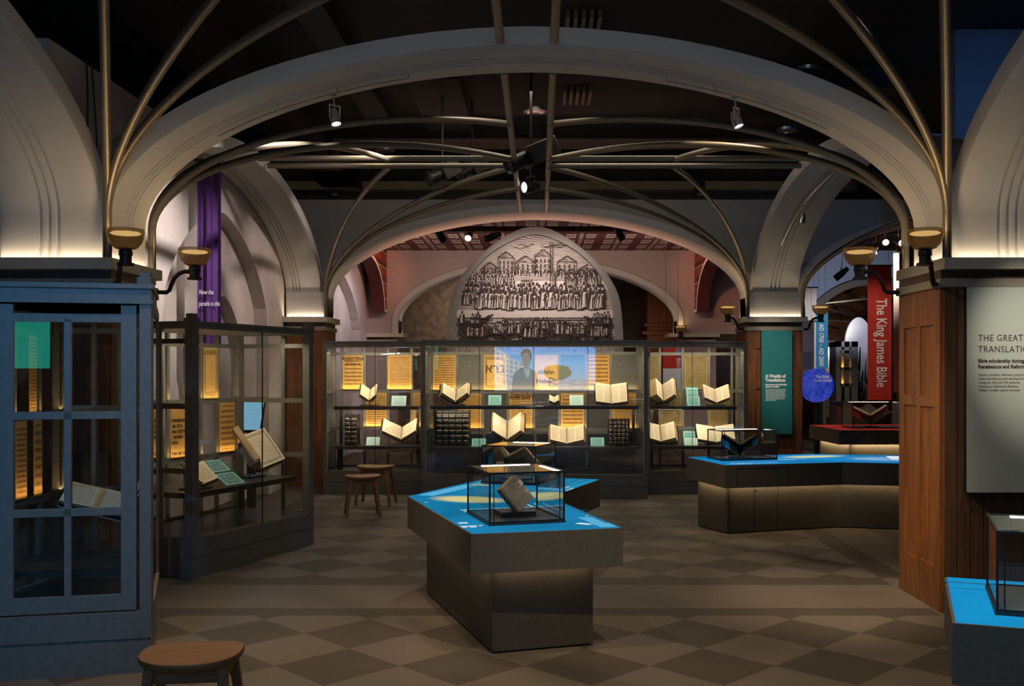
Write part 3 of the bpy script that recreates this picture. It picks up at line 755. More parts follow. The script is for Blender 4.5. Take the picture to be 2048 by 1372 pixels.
# ------------------------------------------------------------------ track lights
def spotlight(name, top, body, aim, label, r=.038, L=.11, lit=True, yoke=True, mat=None, group='small spotlights'):
    t = thing(name, top, label, 'spotlight', group)
    top = Vector(top); body = Vector(body); a = Vector(aim).normalized(); mat = mat or SILVER
    mb = MB(); mb.tube([top, top.lerp(body, .5), body], .006, 6); mb.lathe([(.022, -.012), (.022, .0)], top, 12); mb.build('stem', mat, t)
    mb = MB(); mb.lathe([(.001, -L*.6), (r*.6, -L*.6), (r*.8, -L*.3), (r, 0), (r, L*.5), (r*.9, L*.5), (r*.85, L*.42)], body, 18, axis=a); lb_ = mb.build('lamp_body', mat, t)
    mb = MB(); mb.lathe([(.001, L*.43), (r*.84, L*.42)], body, 18, axis=a); mb.build('lens', LENS if lit else BLACK, lb_)
    if yoke:
        s = a.cross(Vector((0, 0, 1))).normalized()
        mb = MB()
        for k in (-1, 1): mb.beam(body+s*k*(r+.006)-Vector((0, 0, .01)), body+s*k*(r+.006)+Vector((0, 0, r+.05)), .006, .02)
        mb.beam(body-s*(r+.009)+Vector((0, 0, r+.05)), body+s*(r+.009)+Vector((0, 0, r+.05)), .02, .006); mb.build('yoke', mat, t)
    return t
def sof(x, row=1):
    xl, xr, *_ = ROW[row]; c, a = (xl+xr)/2, (xr-xl)/2
    return vault((x-c)/a)
for xa, xb, xs, sd in ((-2.34, -.95, -1.50, 'left'), (.93, 2.10, 1.43, 'right')):
    t = thing('cable_track', (xa, 7.3, sof(xa)), 'thin spotlight cable track along the %s underside of the front arch' % sd, 'cable', 'cable tracks')
    pts = [(xa+(xb-xa)*i/16, 7.30, sof(xa+(xb-xa)*i/16)-.035) for i in range(17)]
    mb = MB(); mb.tube(pts, .006, 6); mb.build('cable', SILVER, t)
    mb = MB()
    for i in (0, 5, 10, 16): p = Vector(pts[i]); mb.tube([p, p+Vector((0, 0, .045))], .005, 6)
    mb.build('bracket', SILVER, t)
    z = sof(xs)
    spotlight('track_spotlight', (xs, 7.3, z-.035), (xs+.01, 7.3, z-.21), (.25 if sd == 'left' else -.35, -.25, -1) if sd == 'left' else (.35, -.25, -1), 'silver spotlight hanging under the %s side of the front arch' % sd)
def lgz(y): return vault((y-10.875)/3.295)
t = thing('cable_track', (3.3, 12.9, lgz(12.9)), 'thin cable track on the right-hand arch beyond the front arch', 'cable', 'cable tracks')
pts = [(3.27, 11.2+2.3*i/14, lgz(11.2+2.3*i/14)-.03) for i in range(15)]
mb = MB(); mb.tube(pts, .006, 6); mb.build('cable', SILVER, t)
spotlight('track_spotlight', (3.27, 12.4, lgz(12.4)-.03), (3.26, 12.38, lgz(12.4)-.2), (-.2, 0, -1), 'small spotlight on the right-hand arch above the teal sign', .04, .12, False)
def projector(p, q, d, yaw, pitch, label, L=.42, w_=.22, h_=.2, top=5.02):
    P = px(p, q, d); t = thing('theatre_projector', (P.x, P.y, P.z), label, 'projector', 'black theatre projectors')
    a = Vector((math.sin(yaw)*math.cos(pitch), -math.cos(yaw)*math.cos(pitch), math.sin(pitch))); b = P-a*L*.5; f = P+a*L*.5
    mb = MB(); mb.beam(b, P+a*L*.1, w_, h_); pb = mb.build('body', BLACK, t, bevel=.012)
    mb = MB(); mb.lathe([(w_*.36, 0), (w_*.36, L*.28), (w_*.42, L*.30), (w_*.42, L*.4), (w_*.36, L*.4), (w_*.3, L*.36), (.001, L*.35)], P+a*L*.1, 18, axis=a); mb.build('lens_barrel', BLACK, pb)
    mb = MB(); mb.tube([P+Vector((0, 0, h_*.5)), (P.x, P.y, top)], .014, 8); mb.build('hanger', BLACK, t)
    return t
projector(885, 345, 11.9, -1.0, -.5, 'black projector left of the pipe crossing, leftmost of the dark fixtures')
projector(944, 336, 12.5, -1.0, -.5, 'black projector between the leftmost projector and the pipe crossing')
projector(1062, 312, 10.9, -1.1, -.45, 'long black projector hung inside the pipe crossing', .62, .24, .22)
spotlight('stage_spotlight', (-.08, 12.2, 5.0), px(1060, 374, 12.2), (-.75, -.6, -.15), 'black moving spotlight with a lit lens below the pipe crossing', .075, .2, True, True, BLACK, 'black stage spotlights')
for p, q, lit, aim, lab in ((880, 470, False, (.5, .6, -.8), 'dark stage spotlight at the far left of the patterned ceiling'), (938, 472, True, (-.1, -1, -.5), 'lit stage spotlight on the patterned ceiling, left of the mural point'),
                            (985, 474, False, (-.9, .2, -.3), 'dark stage spotlight touching the left shoulder of the mural frame'), (1238, 466, False, (.5, .6, -.8), 'dark stage spotlight on the patterned ceiling right of the mural')):
    P = px(p, q, 17.0); spotlight('stage_spotlight', (P.x, P.y, 4.18), P, aim, lab, .065, .26, lit, True, BLACK, 'black stage spotlights')
for p, q, lit, aim, lab in ((1752, 497, True, (-.5, -.5, -.7), 'leftmost of the three spotlights under the right aisle ceiling'), (1770, 481, True, (-.2, -1, -.5), 'middle of the three spotlights under the right aisle ceiling'), (1797, 483, True, (.2, -1, -.4), 'rightmost of the three spotlights under the right aisle ceiling')):
    P = px(p, q, 16.6); spotlight('aisle_spotlight', (P.x, P.y, 4.18), P, aim, lab, .06, .2, lit)
P = px(1682, 548, 20.5); spotlight('aisle_spotlight', (P.x+.05, P.y, 4.18), P, (-.7, .2, -.6), 'black spotlight against the blue wall above the brown aisle arch', .07, .3, False, True, BLACK)

# ------------------------------------------------------------------ books
def place(o, loc, yaw, theta):
    o.location = loc
    o.rotation_euler = (Matrix.Rotation(yaw, 3, 'Z') @ Matrix.Rotation(theta, 3, 'X')).to_euler()
def half_frame(side, al):
    e = Vector((side*math.cos(al), 0, math.sin(al))); n = Vector((-side*math.sin(al), 0, math.cos(al)))
    return e, n
def open_book(label, loc, yaw, theta, w_, h, al, ar, tl, tr, page, cover, group='open books on cradles', edge=None, pages=None):
    t = thing('open_book', (0, 0, 0), label, 'book', group); place(t, loc, yaw, theta)
    y0 = .0
    cov = MB()
    wl, wr = w_ if isinstance(w_, tuple) else (w_, w_)
    for side, a, th, ww in ((-1, al, tl, wl), (1, ar, tr, wr)):
        e, n = half_frame(side, a)
        fs = [0, .05, .13, .3, .6, 1.0]; hs = [-.25, .10, .22, .17, .05, 0]
        k = min(th, .03)
        top = [e*(ww*f)+n*(k*b) for f, b in zip(fs, hs)]
        bot = [Vector((0, 0, -k*.6))]+[e*(ww*f)-n*th for f in (.12, .5, .97)]
        mb = MB()
        for i in range(len(fs)-1):
            q = [top[i]+Vector((0, y0, 0)), top[i+1]+Vector((0, y0, 0)), top[i+1]+Vector((0, h, 0)), top[i]+Vector((0, h, 0))]
            u0, u1 = (fs[i], fs[i+1]) if side > 0 else (1-fs[i], 1-fs[i+1])
            mb.face(q, 0, [(u0, 0), (u1, 0), (u1, 1), (u0, 1)])
        loop = top+bot[::-1]
        for yy in (y0, h): mb.face([p+Vector((0, yy, 0)) for p in loop], 1)
        lp = [top[-1]]+bot[::-1]
        for i in range(len(lp)-1): mb.face([lp[i]+Vector((0, y0, 0)), lp[i+1]+Vector((0, y0, 0)), lp[i+1]+Vector((0, h, 0)), lp[i]+Vector((0, h, 0))], 1)
        pg = (pages[0] if side < 0 else pages[1]) if pages else page
        mb.build('page_block', [pg, edge or FOREEDGE], t, local=True)
        a0 = e*(ww*.06)-n*(th+.001); a1 = e*(ww*1.03)-n*(th+.001); d = n*.006
        cov.hexa([a0-d+Vector((0, -.006, 0)), a1-d+Vector((0, -.006, 0)), a1-d+Vector((0, h+.006, 0)), a0-d+Vector((0, h+.006, 0)),
                  a0+Vector((0, -.006, 0)), a1+Vector((0, -.006, 0)), a1+Vector((0, h+.006, 0)), a0+Vector((0, h+.006, 0))])
    el, nl = half_frame(-1, al); er, nr = half_frame(1, ar)
    p = el*(wl*.06)-nl*(tl+.001); q = er*(wr*.06)-nr*(tr+.001); m_ = (p+q)/2+Vector((0, 0, -.012))
    for a0, a1 in ((p, m_), (m_, q)):
        d = Vector((0, 0, -.006))
        cov.hexa([a0+d+Vector((0, -.006, 0)), a1+d+Vector((0, -.006, 0)), a1+d+Vector((0, h+.006, 0)), a0+d+Vector((0, h+.006, 0)), a0+Vector((0, -.006, 0)), a1+Vector((0, -.006, 0)), a1+Vector((0, h+.006, 0)), a0+Vector((0, h+.006, 0))])
    cov.build('cover', cover, t, local=True)
    return t
EDGE, *_ = pm('acrylic_edge_glint', (.55, .57, .58), .3)  # pale grey paints the bright lines that light makes along acrylic edges
def cradle(label, loc, yaw, theta, w_, h, al, ar, tl, tr, shelf_z, group='clear book cradles'):
    t = thing('book_cradle', (0, 0, 0), label, 'book cradle', group); place(t, loc, yaw, theta)
    M = Matrix.Rotation(yaw, 3, 'Z') @ Matrix.Rotation(theta, 3, 'X'); Mi = M.inverted()
    wl, wr = w_ if isinstance(w_, tuple) else (w_, w_)
    edge = MB()
    ends = []
    for side, a, th, ww in ((-1, al, tl, wl), (1, ar, tr, wr)):
        e, n = half_frame(side, a)
        a0 = e*(.0)-n*(th+.022); a1 = e*(ww*1.0)-n*(th+.012); d = n*.004
        yb, yt = -.012, h*.72
        mb = MB(); mb.hexa([a0-d+Vector((0, yb, 0)), a1-d+Vector((0, yb, 0)), a1-d+Vector((0, yt, 0)), a0-d+Vector((0, yt, 0)), a0+Vector((0, yb, 0)), a1+Vector((0, yb, 0)), a1+Vector((0, yt, 0)), a0+Vector((0, yt, 0))])
        mb.build('support_plate', ACRYL, t, local=True, smooth=False)
        c0 = a0+Vector((0, yb-.004, 0)); c1 = a1+Vector((0, yb-.004, 0)); c2 = c1+n*.035
        edge.tube([c0, c1], .0024, 6); edge.tube([c1, c2], .0024, 6); edge.tube([c1, c1+Vector((0, yt*.9, 0))], .0018, 6)
        ends.append(a0)
    edge.build('edge_glint', EDGE, t, local=True)
    m_ = (ends[0]+ends[1])/2+Vector((0, h*.3, -.004))
    W = Vector(loc)+M @ m_
    f = Vector((W.x, W.y, shelf_z+.004)); fx = M @ Vector((1, 0, 0)); fy = Vector((-fx.y, fx.x, 0))
    def L(v): return Mi @ (Vector(v)-Vector(loc))
    mb = MB(); mb.tube([L(W), L(f)], .007, 8)
    ww = min(max(wl, .1)*.7, .12)
    P = [f-fx*ww-fy*.09, f+fx*ww-fy*.09, f+fx*ww+fy*.09, f-fx*ww+fy*.09]
    mb.hexa([L(v-Vector((0, 0, .003))) for v in P]+[L(v+Vector((0, 0, .009))) for v in P])
    mb.build('stand', SHELF, t, local=True, smooth=False)
    return t
def pxbook(label, gx, gb, gt, hl, hr, drl, drr, depth, theta_deg, tl, tr, page, cover, where, shelf_z, pages=None):
    s = depth/FPX; th = R(theta_deg); v = gb-gt
    al = math.atan2(drl/math.cos(th), hl); ar = math.atan2(drr/math.cos(th), hr)
    wl = math.hypot(hl, drl/math.cos(th))*s; wr = math.hypot(hr, drr/math.cos(th))*s; h = v*s/math.sin(th)
    loc = px(gx, gb, depth)
    open_book(label, loc, 0, th, (wl, wr), h, al, ar, tl, tr, page, cover, pages=pages)
    cradle('clear cradle holding the '+where, loc, 0, th, (wl, wr), h, al, ar, tl, tr, shelf_z)
def volume(x, yf, z0, w_, d, h, cover, label, group, bands=True, fn=None, gil=7):
    """closed book standing with its spine toward -y; fn maps local plan to world"""
    t = thing('bound_volume', (x, yf+d/2, z0), label, 'book', group)
    mb = MB(); rows = []
    for z in (0, h):
        rows.append([(x-w_/2, yf+d, z0+z), (x-w_/2, yf+.012, z0+z), (x-w_*.3, yf+.002, z0+z), (x, yf-.003, z0+z), (x+w_*.3, yf+.002, z0+z), (x+w_/2, yf+.012, z0+z), (x+w_/2, yf+d, z0+z),
                     (x+w_/2-.005, yf+d, z0+z), (x+w_/2-.005, yf+.02, z0+z), (x-w_/2+.005, yf+.02, z0+z), (x-w_/2+.005, yf+d, z0+z)])
    mb.grid(rows, 0, close=True)
    for k, z in ((0, 0), (1, h)):
        r = rows[k]; mb.face([r[0], r[1], r[9], r[10]]); mb.face([r[1], r[2], r[3], r[4], r[5], r[8], r[9]]); mb.face([r[5], r[6], r[7], r[8]])
    cv = mb.build('cover', cover, t)
    mb = MB(); mb.box(x-w_/2+.006, x+w_/2-.006, yf+.021, yf+d-.006, z0+.006, z0+h-.008); mb.build('page_block', FOREEDGE, t, smooth=False)
    if bands:
        mb = MB()
        for k in range(1, gil):
            z = z0+h*k/gil; mb.tube([(x-w_*.46, yf+.008, z), (x-w_*.3, yf+.0, z), (x, yf-.005, z), (x+w_*.3, yf+.0, z), (x+w_*.46, yf+.008, z)], .004, 6)
        mb.build('spine_band', cover, cv)
        mb = MB()
        for k in range(1, gil):
            for dz in (-.011, .011):
                z = z0+h*k/gil+dz; mb.tube([(x-w_*.44, yf+.009, z), (x-w_*.3, yf+.0015, z), (x, yf-.0035, z), (x+w_*.3, yf+.0015, z), (x+w_*.44, yf+.009, z)], .0016, 5)
        mb.build('gilt_line', GILT, cv)
    return t
def caption(c, w_, h, yaw, tilt, mat, label, legs=True):
    t = thing('caption_card', c, label, 'caption card', 'teal caption cards')
    M = Matrix.Rotation(yaw, 3, 'Z') @ Matrix.Rotation(tilt, 3, 'X'); c = Vector(c)
    def P(x, y, z): return c+M @ Vector((x, y, z))
    mb = MB(); a = [P(-w_/2, 0, .0), P(w_/2, 0, 0), P(w_/2, h, 0), P(-w_/2, h, 0)]; b = [P(-w_/2, 0, -.005), P(w_/2, 0, -.005), P(w_/2, h, -.005), P(-w_/2, h, -.005)]
    mb.face(a, 0, UV4)
    for i in range(4): mb.face([a[i], b[i], b[(i+1) % 4], a[(i+1) % 4]], 0)
    mb.face(b[::-1], 0)
    mb.build('card', mat, t, smooth=False)
    mb = MB(); q = P(0, h*.6, -.007); mb.beam(P(0, h*.15, -.007), q, .03, .004); mb.beam(q, (q.x+math.sin(-yaw)*-.0, q.y+.02, c.z-.002), .03, .004); mb.build('prop', ACRYL, t, smooth=False)
    return t

# ------------------------------------------------------------------ glass cases
class Frm:
    def __init__(s, ox, oy, ang): s.o = Vector((ox, oy)); s.c = math.cos(ang); s.s = math.sin(ang); s.a = ang
    def __call__(s, x, y): return (s.o.x+x*s.c-y*s.s, s.o.y+x*s.s+y*s.c)
    def mb(s, mb):
        mb.v = [(*s(v[0], v[1]), v[2]) for v in mb.v]; return mb
    def P(s, x, y, z): return Vector((*s(x, y), z))
    def d(s, x, y): return Vector((x*s.c-y*s.s, x*s.s+y*s.c, 0))
Z_UP, Z_LO = (1.39, 1.87), (.87, 1.345)
def parchment(F, x0, x1, z0, z1, y, mat, label, group, words=()):
    c = F((x0+x1)/2, y); t = thing('parchment_panel', (*c, z0), label, 'manuscript panel', group)
    mb = MB(); mb.face([(x0, y, z0), (x1, y, z0), (x1, y, z1), (x0, y, z1)], 0, UV4)
    b = y+.006
    for p, q in (((x0, z0), (x1, z0)), ((x1, z0), (x1, z1)), ((x1, z1), (x0, z1)), ((x0, z1), (x0, z0))): mb.face([(p[0], y, p[1]), (q[0], y, q[1]), (q[0], b, q[1]), (p[0], b, p[1])])
    mb.face([(x1, b, z0), (x0, b, z0), (x0, b, z1), (x1, b, z1)])
    sh = F.mb(mb).build('sheet', mat, t, smooth=False)
    for (s, sz, fx, fz, al) in words:
        o = F.P(x0+(x1-x0)*fx, y-.002, z0+(z1-z0)*fz); text(s, sz, o, F.d(1, 0), (0, 0, 1), BROWNINK, sh, 'lettering', al, .0006, .002)
    return t
def glass_case(F, W, D, label, mull, panes, side_mull=(), H=2.05, zb=.31, zbeam=1.972, finial=False, led=8.0, shelves=(), strips=6.0, group='tall glass display cases', post=.05, rowlen=None):
    c = F(W/2, D/2); t = thing('display_case', (*c, 0), label, 'display case', group)
    mb = MB(); mb.box(0, W, 0, D, 0, zb*.49); mb.box(.004, W-.004, .004, D-.004, zb*.49, zb*.52); mb.box(0, W, 0, D, zb*.52, zb); F.mb(mb).build('plinth', FRAME, t, smooth=False)
    mb = MB(); mb.box(0, W, 0, D, zbeam, H); mb.box(-.006, W+.006, -.006, D+.006, H-.022, H-.004); F.mb(mb).build('top_frame', FRAME, t, smooth=False)
    for x in (0, W-post):
        for y in (0, D-post):
            mb = MB(); mb.box(x, x+post, y, y+post, zb, zbeam)
            if finial: mb.box(x-.006, x+post+.006, y-.006, y+post+.006, H, H+.025); mb.box(x+.006, x+post-.006, y+.006, y+post-.006, H+.025, H+.06)
            F.mb(mb).build('post', FRAME, t, smooth=False)
    mb = MB()
    for x in mull: mb.box(x-.017, x+.017, D-.035, D-.005, zb, zbeam)
    for z0, z1 in ((zb, zb+.03), (.825, .87), (1.345, 1.39), (1.87, 1.91)): mb.box(post, W-post, D-.033, D-.007, z0, z1)
    F.mb(mb).build('back_grid', FRAME, t, smooth=False)
    if side_mull is not None:
        mb = MB()
        for xs in (.008, W-.032):
            mb = MB()
            for y in side_mull: mb.box(xs, xs+.024, y-.017, y+.017, zb, zbeam)
            for z0, z1 in ((.825, .87), (1.345, 1.39), (1.87, 1.91)): mb.box(xs+.002, xs+.022, post, D-post, z0, z1)
            F.mb(mb).build('side_grid', FRAME, t, smooth=False)
    n = len(panes)-1
    for i in range(n):
        mb = MB(); mb.face([(panes[i]+.002, .012, zb), (panes[i+1]-.002, .012, zb), (panes[i+1]-.002, .012, zbeam), (panes[i]+.002, .012, zbeam)]); F.mb(mb).build('front_pane', CGLASS, t, smooth=False)
    mb = MB()
    for x in panes[1:-1]: mb.box(x-.003, x+.003, .008, .018, zb, zbeam)
    if n > 1: F.mb(mb).build('pane_joint', BLACK, t, smooth=False)
    for x in (.01, W-.01):
        mb = MB(); mb.face([(x, post, zb), (x, D-post, zb), (x, D-post, zbeam), (x, post, zbeam)]); F.mb(mb).build('side_pane', GLASS, t, smooth=False)
    for x0, x1, ya, yb, z in shelves:
        mb = MB(); mb.box(x0, x1, ya, yb, z-.045, z)
        for x in (x0+.04, x1-.04): mb.box(x-.02, x+.02, yb-.05, yb-.01, zb, z-.045)
        F.mb(mb).build('shelf', SHELF, t, smooth=False)
    mb = MB(); mb.box(.02, W-.02, .02, D-.04, zb+.0, zb+.004); F.mb(mb).build('case_floor', SHELF, t, smooth=False)
    p = F.P(W/2, D*.28, zbeam-.03); al = F.d(1, 0)
    area('case_light', p, F.d(0, .22)+Vector((0, 0, -1)), W-.2, .04, led, (1, .85, .62), along=al)
    for x0, x1, ya, yb, z in shelves[:1] if len(shelves) > 1 else []:
        area('shelf_led', F.P((x0+x1)/2, ya+.03, z-.052), F.d(0, .45)+Vector((0, 0, -1)), x1-x0-.1, .02, led*.42, (1, .84, .60), along=al)
    for z in ((Z_UP[0]+.012), (Z_LO[0]+.012)):
        a, b = rowlen or (.08, W-.08)
        area('panel_led', F.P((a+b)/2, D-.075, z), F.d(0, .32)+Vector((0, 0, 1)), b-a, .012, strips, (1, .68, .30), along=al)
    return t
# middle case of the far row
Fc = Frm(-1.516, 12.9, 0)
Bc = 13.55
cb = [((q-VX)*Bc/FPX)+1.516 for q in (863, 914, 965, 1016, 1067, 1119, 1171, 1222, 1275)]
glass_case(Fc, 2.92, .70, 'wide middle case of the far row, reflecting the blue video picture', cb, [.05, .746, 1.446, 2.146, 2.87], (.35,), led=26, strips=4.0,
           shelves=[(.10, 2.82, .16, .52, 1.195), (.10, 2.82, .10, .56, .66)], rowlen=(cb[0], cb[8]))
GP = 'parchment panels in the far middle case'
yb = .655
def cell(k, lo=False, F=Fc, b=cb): return b[k]+.019, b[k+1]-.019
names = ['leftmost', 'second', 'third', 'rightmost']
for i, (k, m, wd) in enumerate(((0, PARCH[1], ()), (2, PARCHI, [('ארב', .16, .06, .50, 'LEFT')]), (4, PARCHP, [('Nebe.', .085, .06, .20, 'LEFT'), ('oblehn', .085, .10, .46, 'LEFT'), ('Do', .08, .62, .24, 'LEFT'), ('Chr', .08, .60, .11, 'LEFT')]), (6, PARCH[2], ()))):
    a, b = cell(k); parchment(Fc, a, b, *Z_UP, yb, m, ['glowing parchment page with small script behind the V-shaped book, upper left of the middle case', 'parchment with three large square letters behind the blue reflection', 'parchment lettered with the short word Nebe beside the blue reflection', 'glowing parchment page behind the large flat open book'][i], GP, wd)
for i, (k, m, wd) in enumerate(((1, PARCH[0], ()), (3, PARCH[1], [('Richnole Buo :', .055, .06, .93, 'LEFT'), ('buoffe unner y', .055, .02, .86, 'LEFT')]), (5, PARCH[2], ()), (7, PARCH[3], ()))):
    a, b = cell(k); parchment(Fc, a, b, *Z_LO, yb, m, ['lower parchment beside the row of five black volumes', 'lower parchment with heavy lettering behind the lower V-shaped book', 'lower parchment above the wide open book in the middle case', 'lower parchment behind the dark brown volumes at the right of the middle case'][i], GP, wd)
mbp = []
for k in (1, 3, 5, 7):
    a, b = cell(k); mb = MB(); mb.box(a, b, yb, yb+.008, Z_UP[0], Z_UP[1]); Fc.mb(mb)
    tag(mb.build('grey_panel', CHARCOAL, smooth=False), ['plain grey panel right of the leftmost upper parchment', 'plain grey panel behind the man in the blue reflection', 'plain grey panel right of the Nebe parchment', 'plain grey panel at the right end of the middle case'][(k-1)//2], 'back panel', 'grey panels of the middle case')
for k in range(4):
    mb = MB(); a = .08+k*.69; mb.box(a+.02, a+.67, .60, .612, .34, .80); Fc.mb(mb)
    tag(mb.build('dark_panel', SHELF, smooth=False), 'dark lower back panel of the middle case, %s from the left' % ['first', 'second', 'third', 'fourth'][k], 'back panel', 'dark panels of the middle case')
# left case of the far row
Fl = Frm(-2.90, 13.42, 0); Bl = 14.0
lb = [((q-VX)*Bl/FPX)+2.90 for q in (683, 729, 776, 823, 860)]
glass_case(Fl, 1.36, .62, 'left case of the far row, behind the two wooden stools', lb[:4], [.05, .70, 1.31], (.3,), led=13, strips=2.4,
           shelves=[(.12, 1.26, .12, .46, 1.17), (.08, 1.30, .1, .5, .635)], rowlen=(lb[0], 1.3))
GP = 'parchment panels in the far left case'
parchment(Fl, lb[0]+.02, lb[1]-.02, *Z_UP, .575, PARCH[2], 'parchment with large heavy lettering at the upper left of the far left case', GP, [('Kunby Drul', .062, .5, .86, 'CENTER'), ('enz Lebavis Lan', .034, .5, .73, 'CENTER')])
parchment(Fl, lb[2]+.0, lb[3]-.0, *Z_UP, .575, PARCH[0], 'parchment filled with close lines at the upper right of the far left case', GP)
parchment(Fl, lb[1]+.02, lb[2]-.02, *Z_LO, .575, PARCH[1], 'lower parchment between the black volumes and the open book in the far left case', GP)
parchment(Fl, lb[3]+.02, 1.30, *Z_LO, .575, PARCH[0], 'narrow lower parchment at the right edge of the far left case', GP)
# right case of the far row
Fr = Frm(1.44, 13.42, 0); Brr = 14.0
rb = [((q-VX)*Brr/FPX)-1.44 for q in (1296, 1320, 1366, 1418, 1464)]
glass_case(Fr, 1.36, .62, 'right case of the far row, beside the pillar with the teal sign', [rb[1], rb[2], rb[3], rb[4]], [.05, .62, 1.31], (.3,), led=13, strips=.35,
           shelves=[(.08, 1.24, .12, .46, 1.17), (.08, 1.30, .1, .5, .635)], rowlen=(rb[0], rb[4]))
GP = 'parchment panels in the far right case'
parchment(Fr, .06, rb[1]-.02, *Z_UP, .575, PARCHSHADE[0], 'dim parchment behind the tilted thick book at the left of the far right case', GP)
parchment(Fr, rb[2]+.02, rb[3]-.02, *Z_UP, .575, PARCHSHADE[0], 'dim parchment with a decorated initial in the middle of the far right case', GP)
parchment(Fr, rb[1]+.01, rb[2]-.02, *Z_LO, .575, PARCHSHADE[1], 'dim lower parchment between the two left books of the far right case', GP)
parchment(Fr, rb[3]+.0, rb[4]-.02, *Z_LO, .575, PARCHSHADE[0], 'dim lower parchment at the right of the far right case', GP)
# books of the far cases
pxbook('small open book in a narrow V on the upper shelf of the far left case', 738, 801, 780, 15, 15, 13, 12, 13.72, 48, .02, .02, PAGEP, DLEATHER, 'small book in the far left case', 1.17)
pxbook('large open book in a V on the lower shelf of the far left case', 802, 879, 856, 34, 32, 19, 20, 13.72, 48, .035, .03, PAGE, DLEATHER, 'large book in the far left case', .635)
pxbook('thick brown open book in a V on the upper shelf over five black volumes', 911, 803, 783, 24, 24, 18, 18, 13.25, 48, .055, .055, PAGE, DLEATHER, 'thick V-shaped book above the black volumes', 1.195)
pxbook('tiny open book on the upper shelf near the middle of the far row', 1109, 806, 795, 10, 7, 6, 6, 13.25, 48, .012, .03, PAGEP, DLEATHER, 'tiny book', 1.195)
pxbook('large pale book open nearly flat on the upper shelf at right of the middle case', 1223, 807, 770, 31, 31, 5, 5, 13.25, 58, .045, .045, PAGE2, DLEATHER, 'large pale flat book', 1.195)
pxbook('big book opened in a deep V on the lower shelf, above the farther glass vitrine', 1014, 880, 845, 27, 27, 21, 21, 13.25, 52, .035, .075, PAGEP, DLEATHER, 'deep V book of the middle case', .66)
pxbook('wide open book with tan edges on the lower shelf of the middle case', 1134, 887, 858, 33, 33, 9, 9, 13.25, 52, .06, .05, PAGE2, LEATHER, 'wide tan-edged book', .66)
pxbook('very thick brown book tilted open at the upper left of the far right case', 1327, 803, 771, 15, 19, 15, 15, 13.72, 52, .11, .05, PAGE, DLEATHER, 'very thick tilted book', 1.17)
pxbook('thin open book at the upper right of the far right case', 1433, 805, 779, 26, 24, 11, 11, 13.72, 52, .015, .022, PAGE2, LEATHER, 'thin book at the upper right of the far right case', 1.17)
pxbook('thick open book with golden edge at the lower left of the far right case', 1322, 883, 852, 27, 27, 9, 9, 13.72, 52, .04, .12, PAGE2, DLEATHER, 'golden-edged book of the far right case', .635)
pxbook('large pale open book partly hidden by the vitrine at the right', 1432, 884, 855, 38, 37, 7, 7, 13.72, 52, .03, .03, PAGEP, DLEATHER, 'large pale book behind the right vitrine', .635)
def Xat(p, d): return (p-VX)*d/FPX
for k in range(5):
    w_ = .086; volume(Xat(878.5, 13.2)+k*.0885, 13.13, .66, w_, .30, .47, DLEATHER, '%s of the five black gilt-banded volumes on the lower shelf' % ['first from left', 'second from left', 'middle one', 'fourth from left', 'rightmost'][k], 'five black volumes')
for k in range(2):
    volume(Xat(697, 13.7)+k*.087, 13.62, .635, .084, .26, .42, DLEATHER, '%s of the two black volumes at the lower left of the far left case' % ['left', 'right'][k], 'two black volumes')
for k in range(5):
    volume(Xat(1221.5, 13.2)+k*.055, 13.14, .66, .0535, .26, .36, noisy('brown_black_leather', (.012, .007, .005), (.02, .012, .008), 20, .5, spec=.2) if k == 0 else MATS['brown_black_leather'], '%s of the five dark brown volumes right of the wide open book' % ['first from left', 'second from left', 'middle one', 'fourth from left', 'rightmost'][k], 'five dark brown volumes', True)
def cap(x0, x1, y1, d, z, hpx, mat, lab, tilt=62): s = d/FPX; caption(((.5*(x0+x1)-VX)*s, d, z+.004), (x1-x0)*s, hpx*s/math.sin(R(tilt)), 0, R(tilt), mat, lab)
cap(782, 812, 0, 13.66, 1.17, 20, CAPLIT, 'teal caption beside the small book on the upper shelf of the far left case')
cap(732, 759, 0, 13.62, .635, 16, CAPLIT, 'teal caption between the two black volumes and the large open book')
cap(976, 1003, 0, 13.2, 1.195, 20, CAPTION, 'teal caption right of the thick V-shaped book on the upper shelf of the middle case')
cap(1139, 1167, 0, 13.2, 1.195, 20, CAPLIT, 'teal caption between the tiny book and the large flat book')
cap(943, 972, 0, 13.12, .66, 15, CAPTION, 'teal caption right of the five black volumes')
cap(1181, 1209, 0, 13.12, .66, 17, CAPTION, 'teal caption left of the five dark brown volumes')
cap(1374, 1401, 0, 13.62, 1.17, 20, CAPTION, 'front one of two teal captions on the upper shelf of the far right case')
cap(1373, 1398, 0, 13.75, 1.17, 37, CAPTION, 'rear one of two teal captions on the upper shelf of the far right case', 72)
cap(1369, 1396, 0, 13.62, .635, 14, CAPLIT, 'pale front caption on the lower shelf of the far right case')
cap(1367, 1392, 0, 13.75, .635, 27, CAPTION, 'darker rear caption on the lower shelf of the far right case', 72)

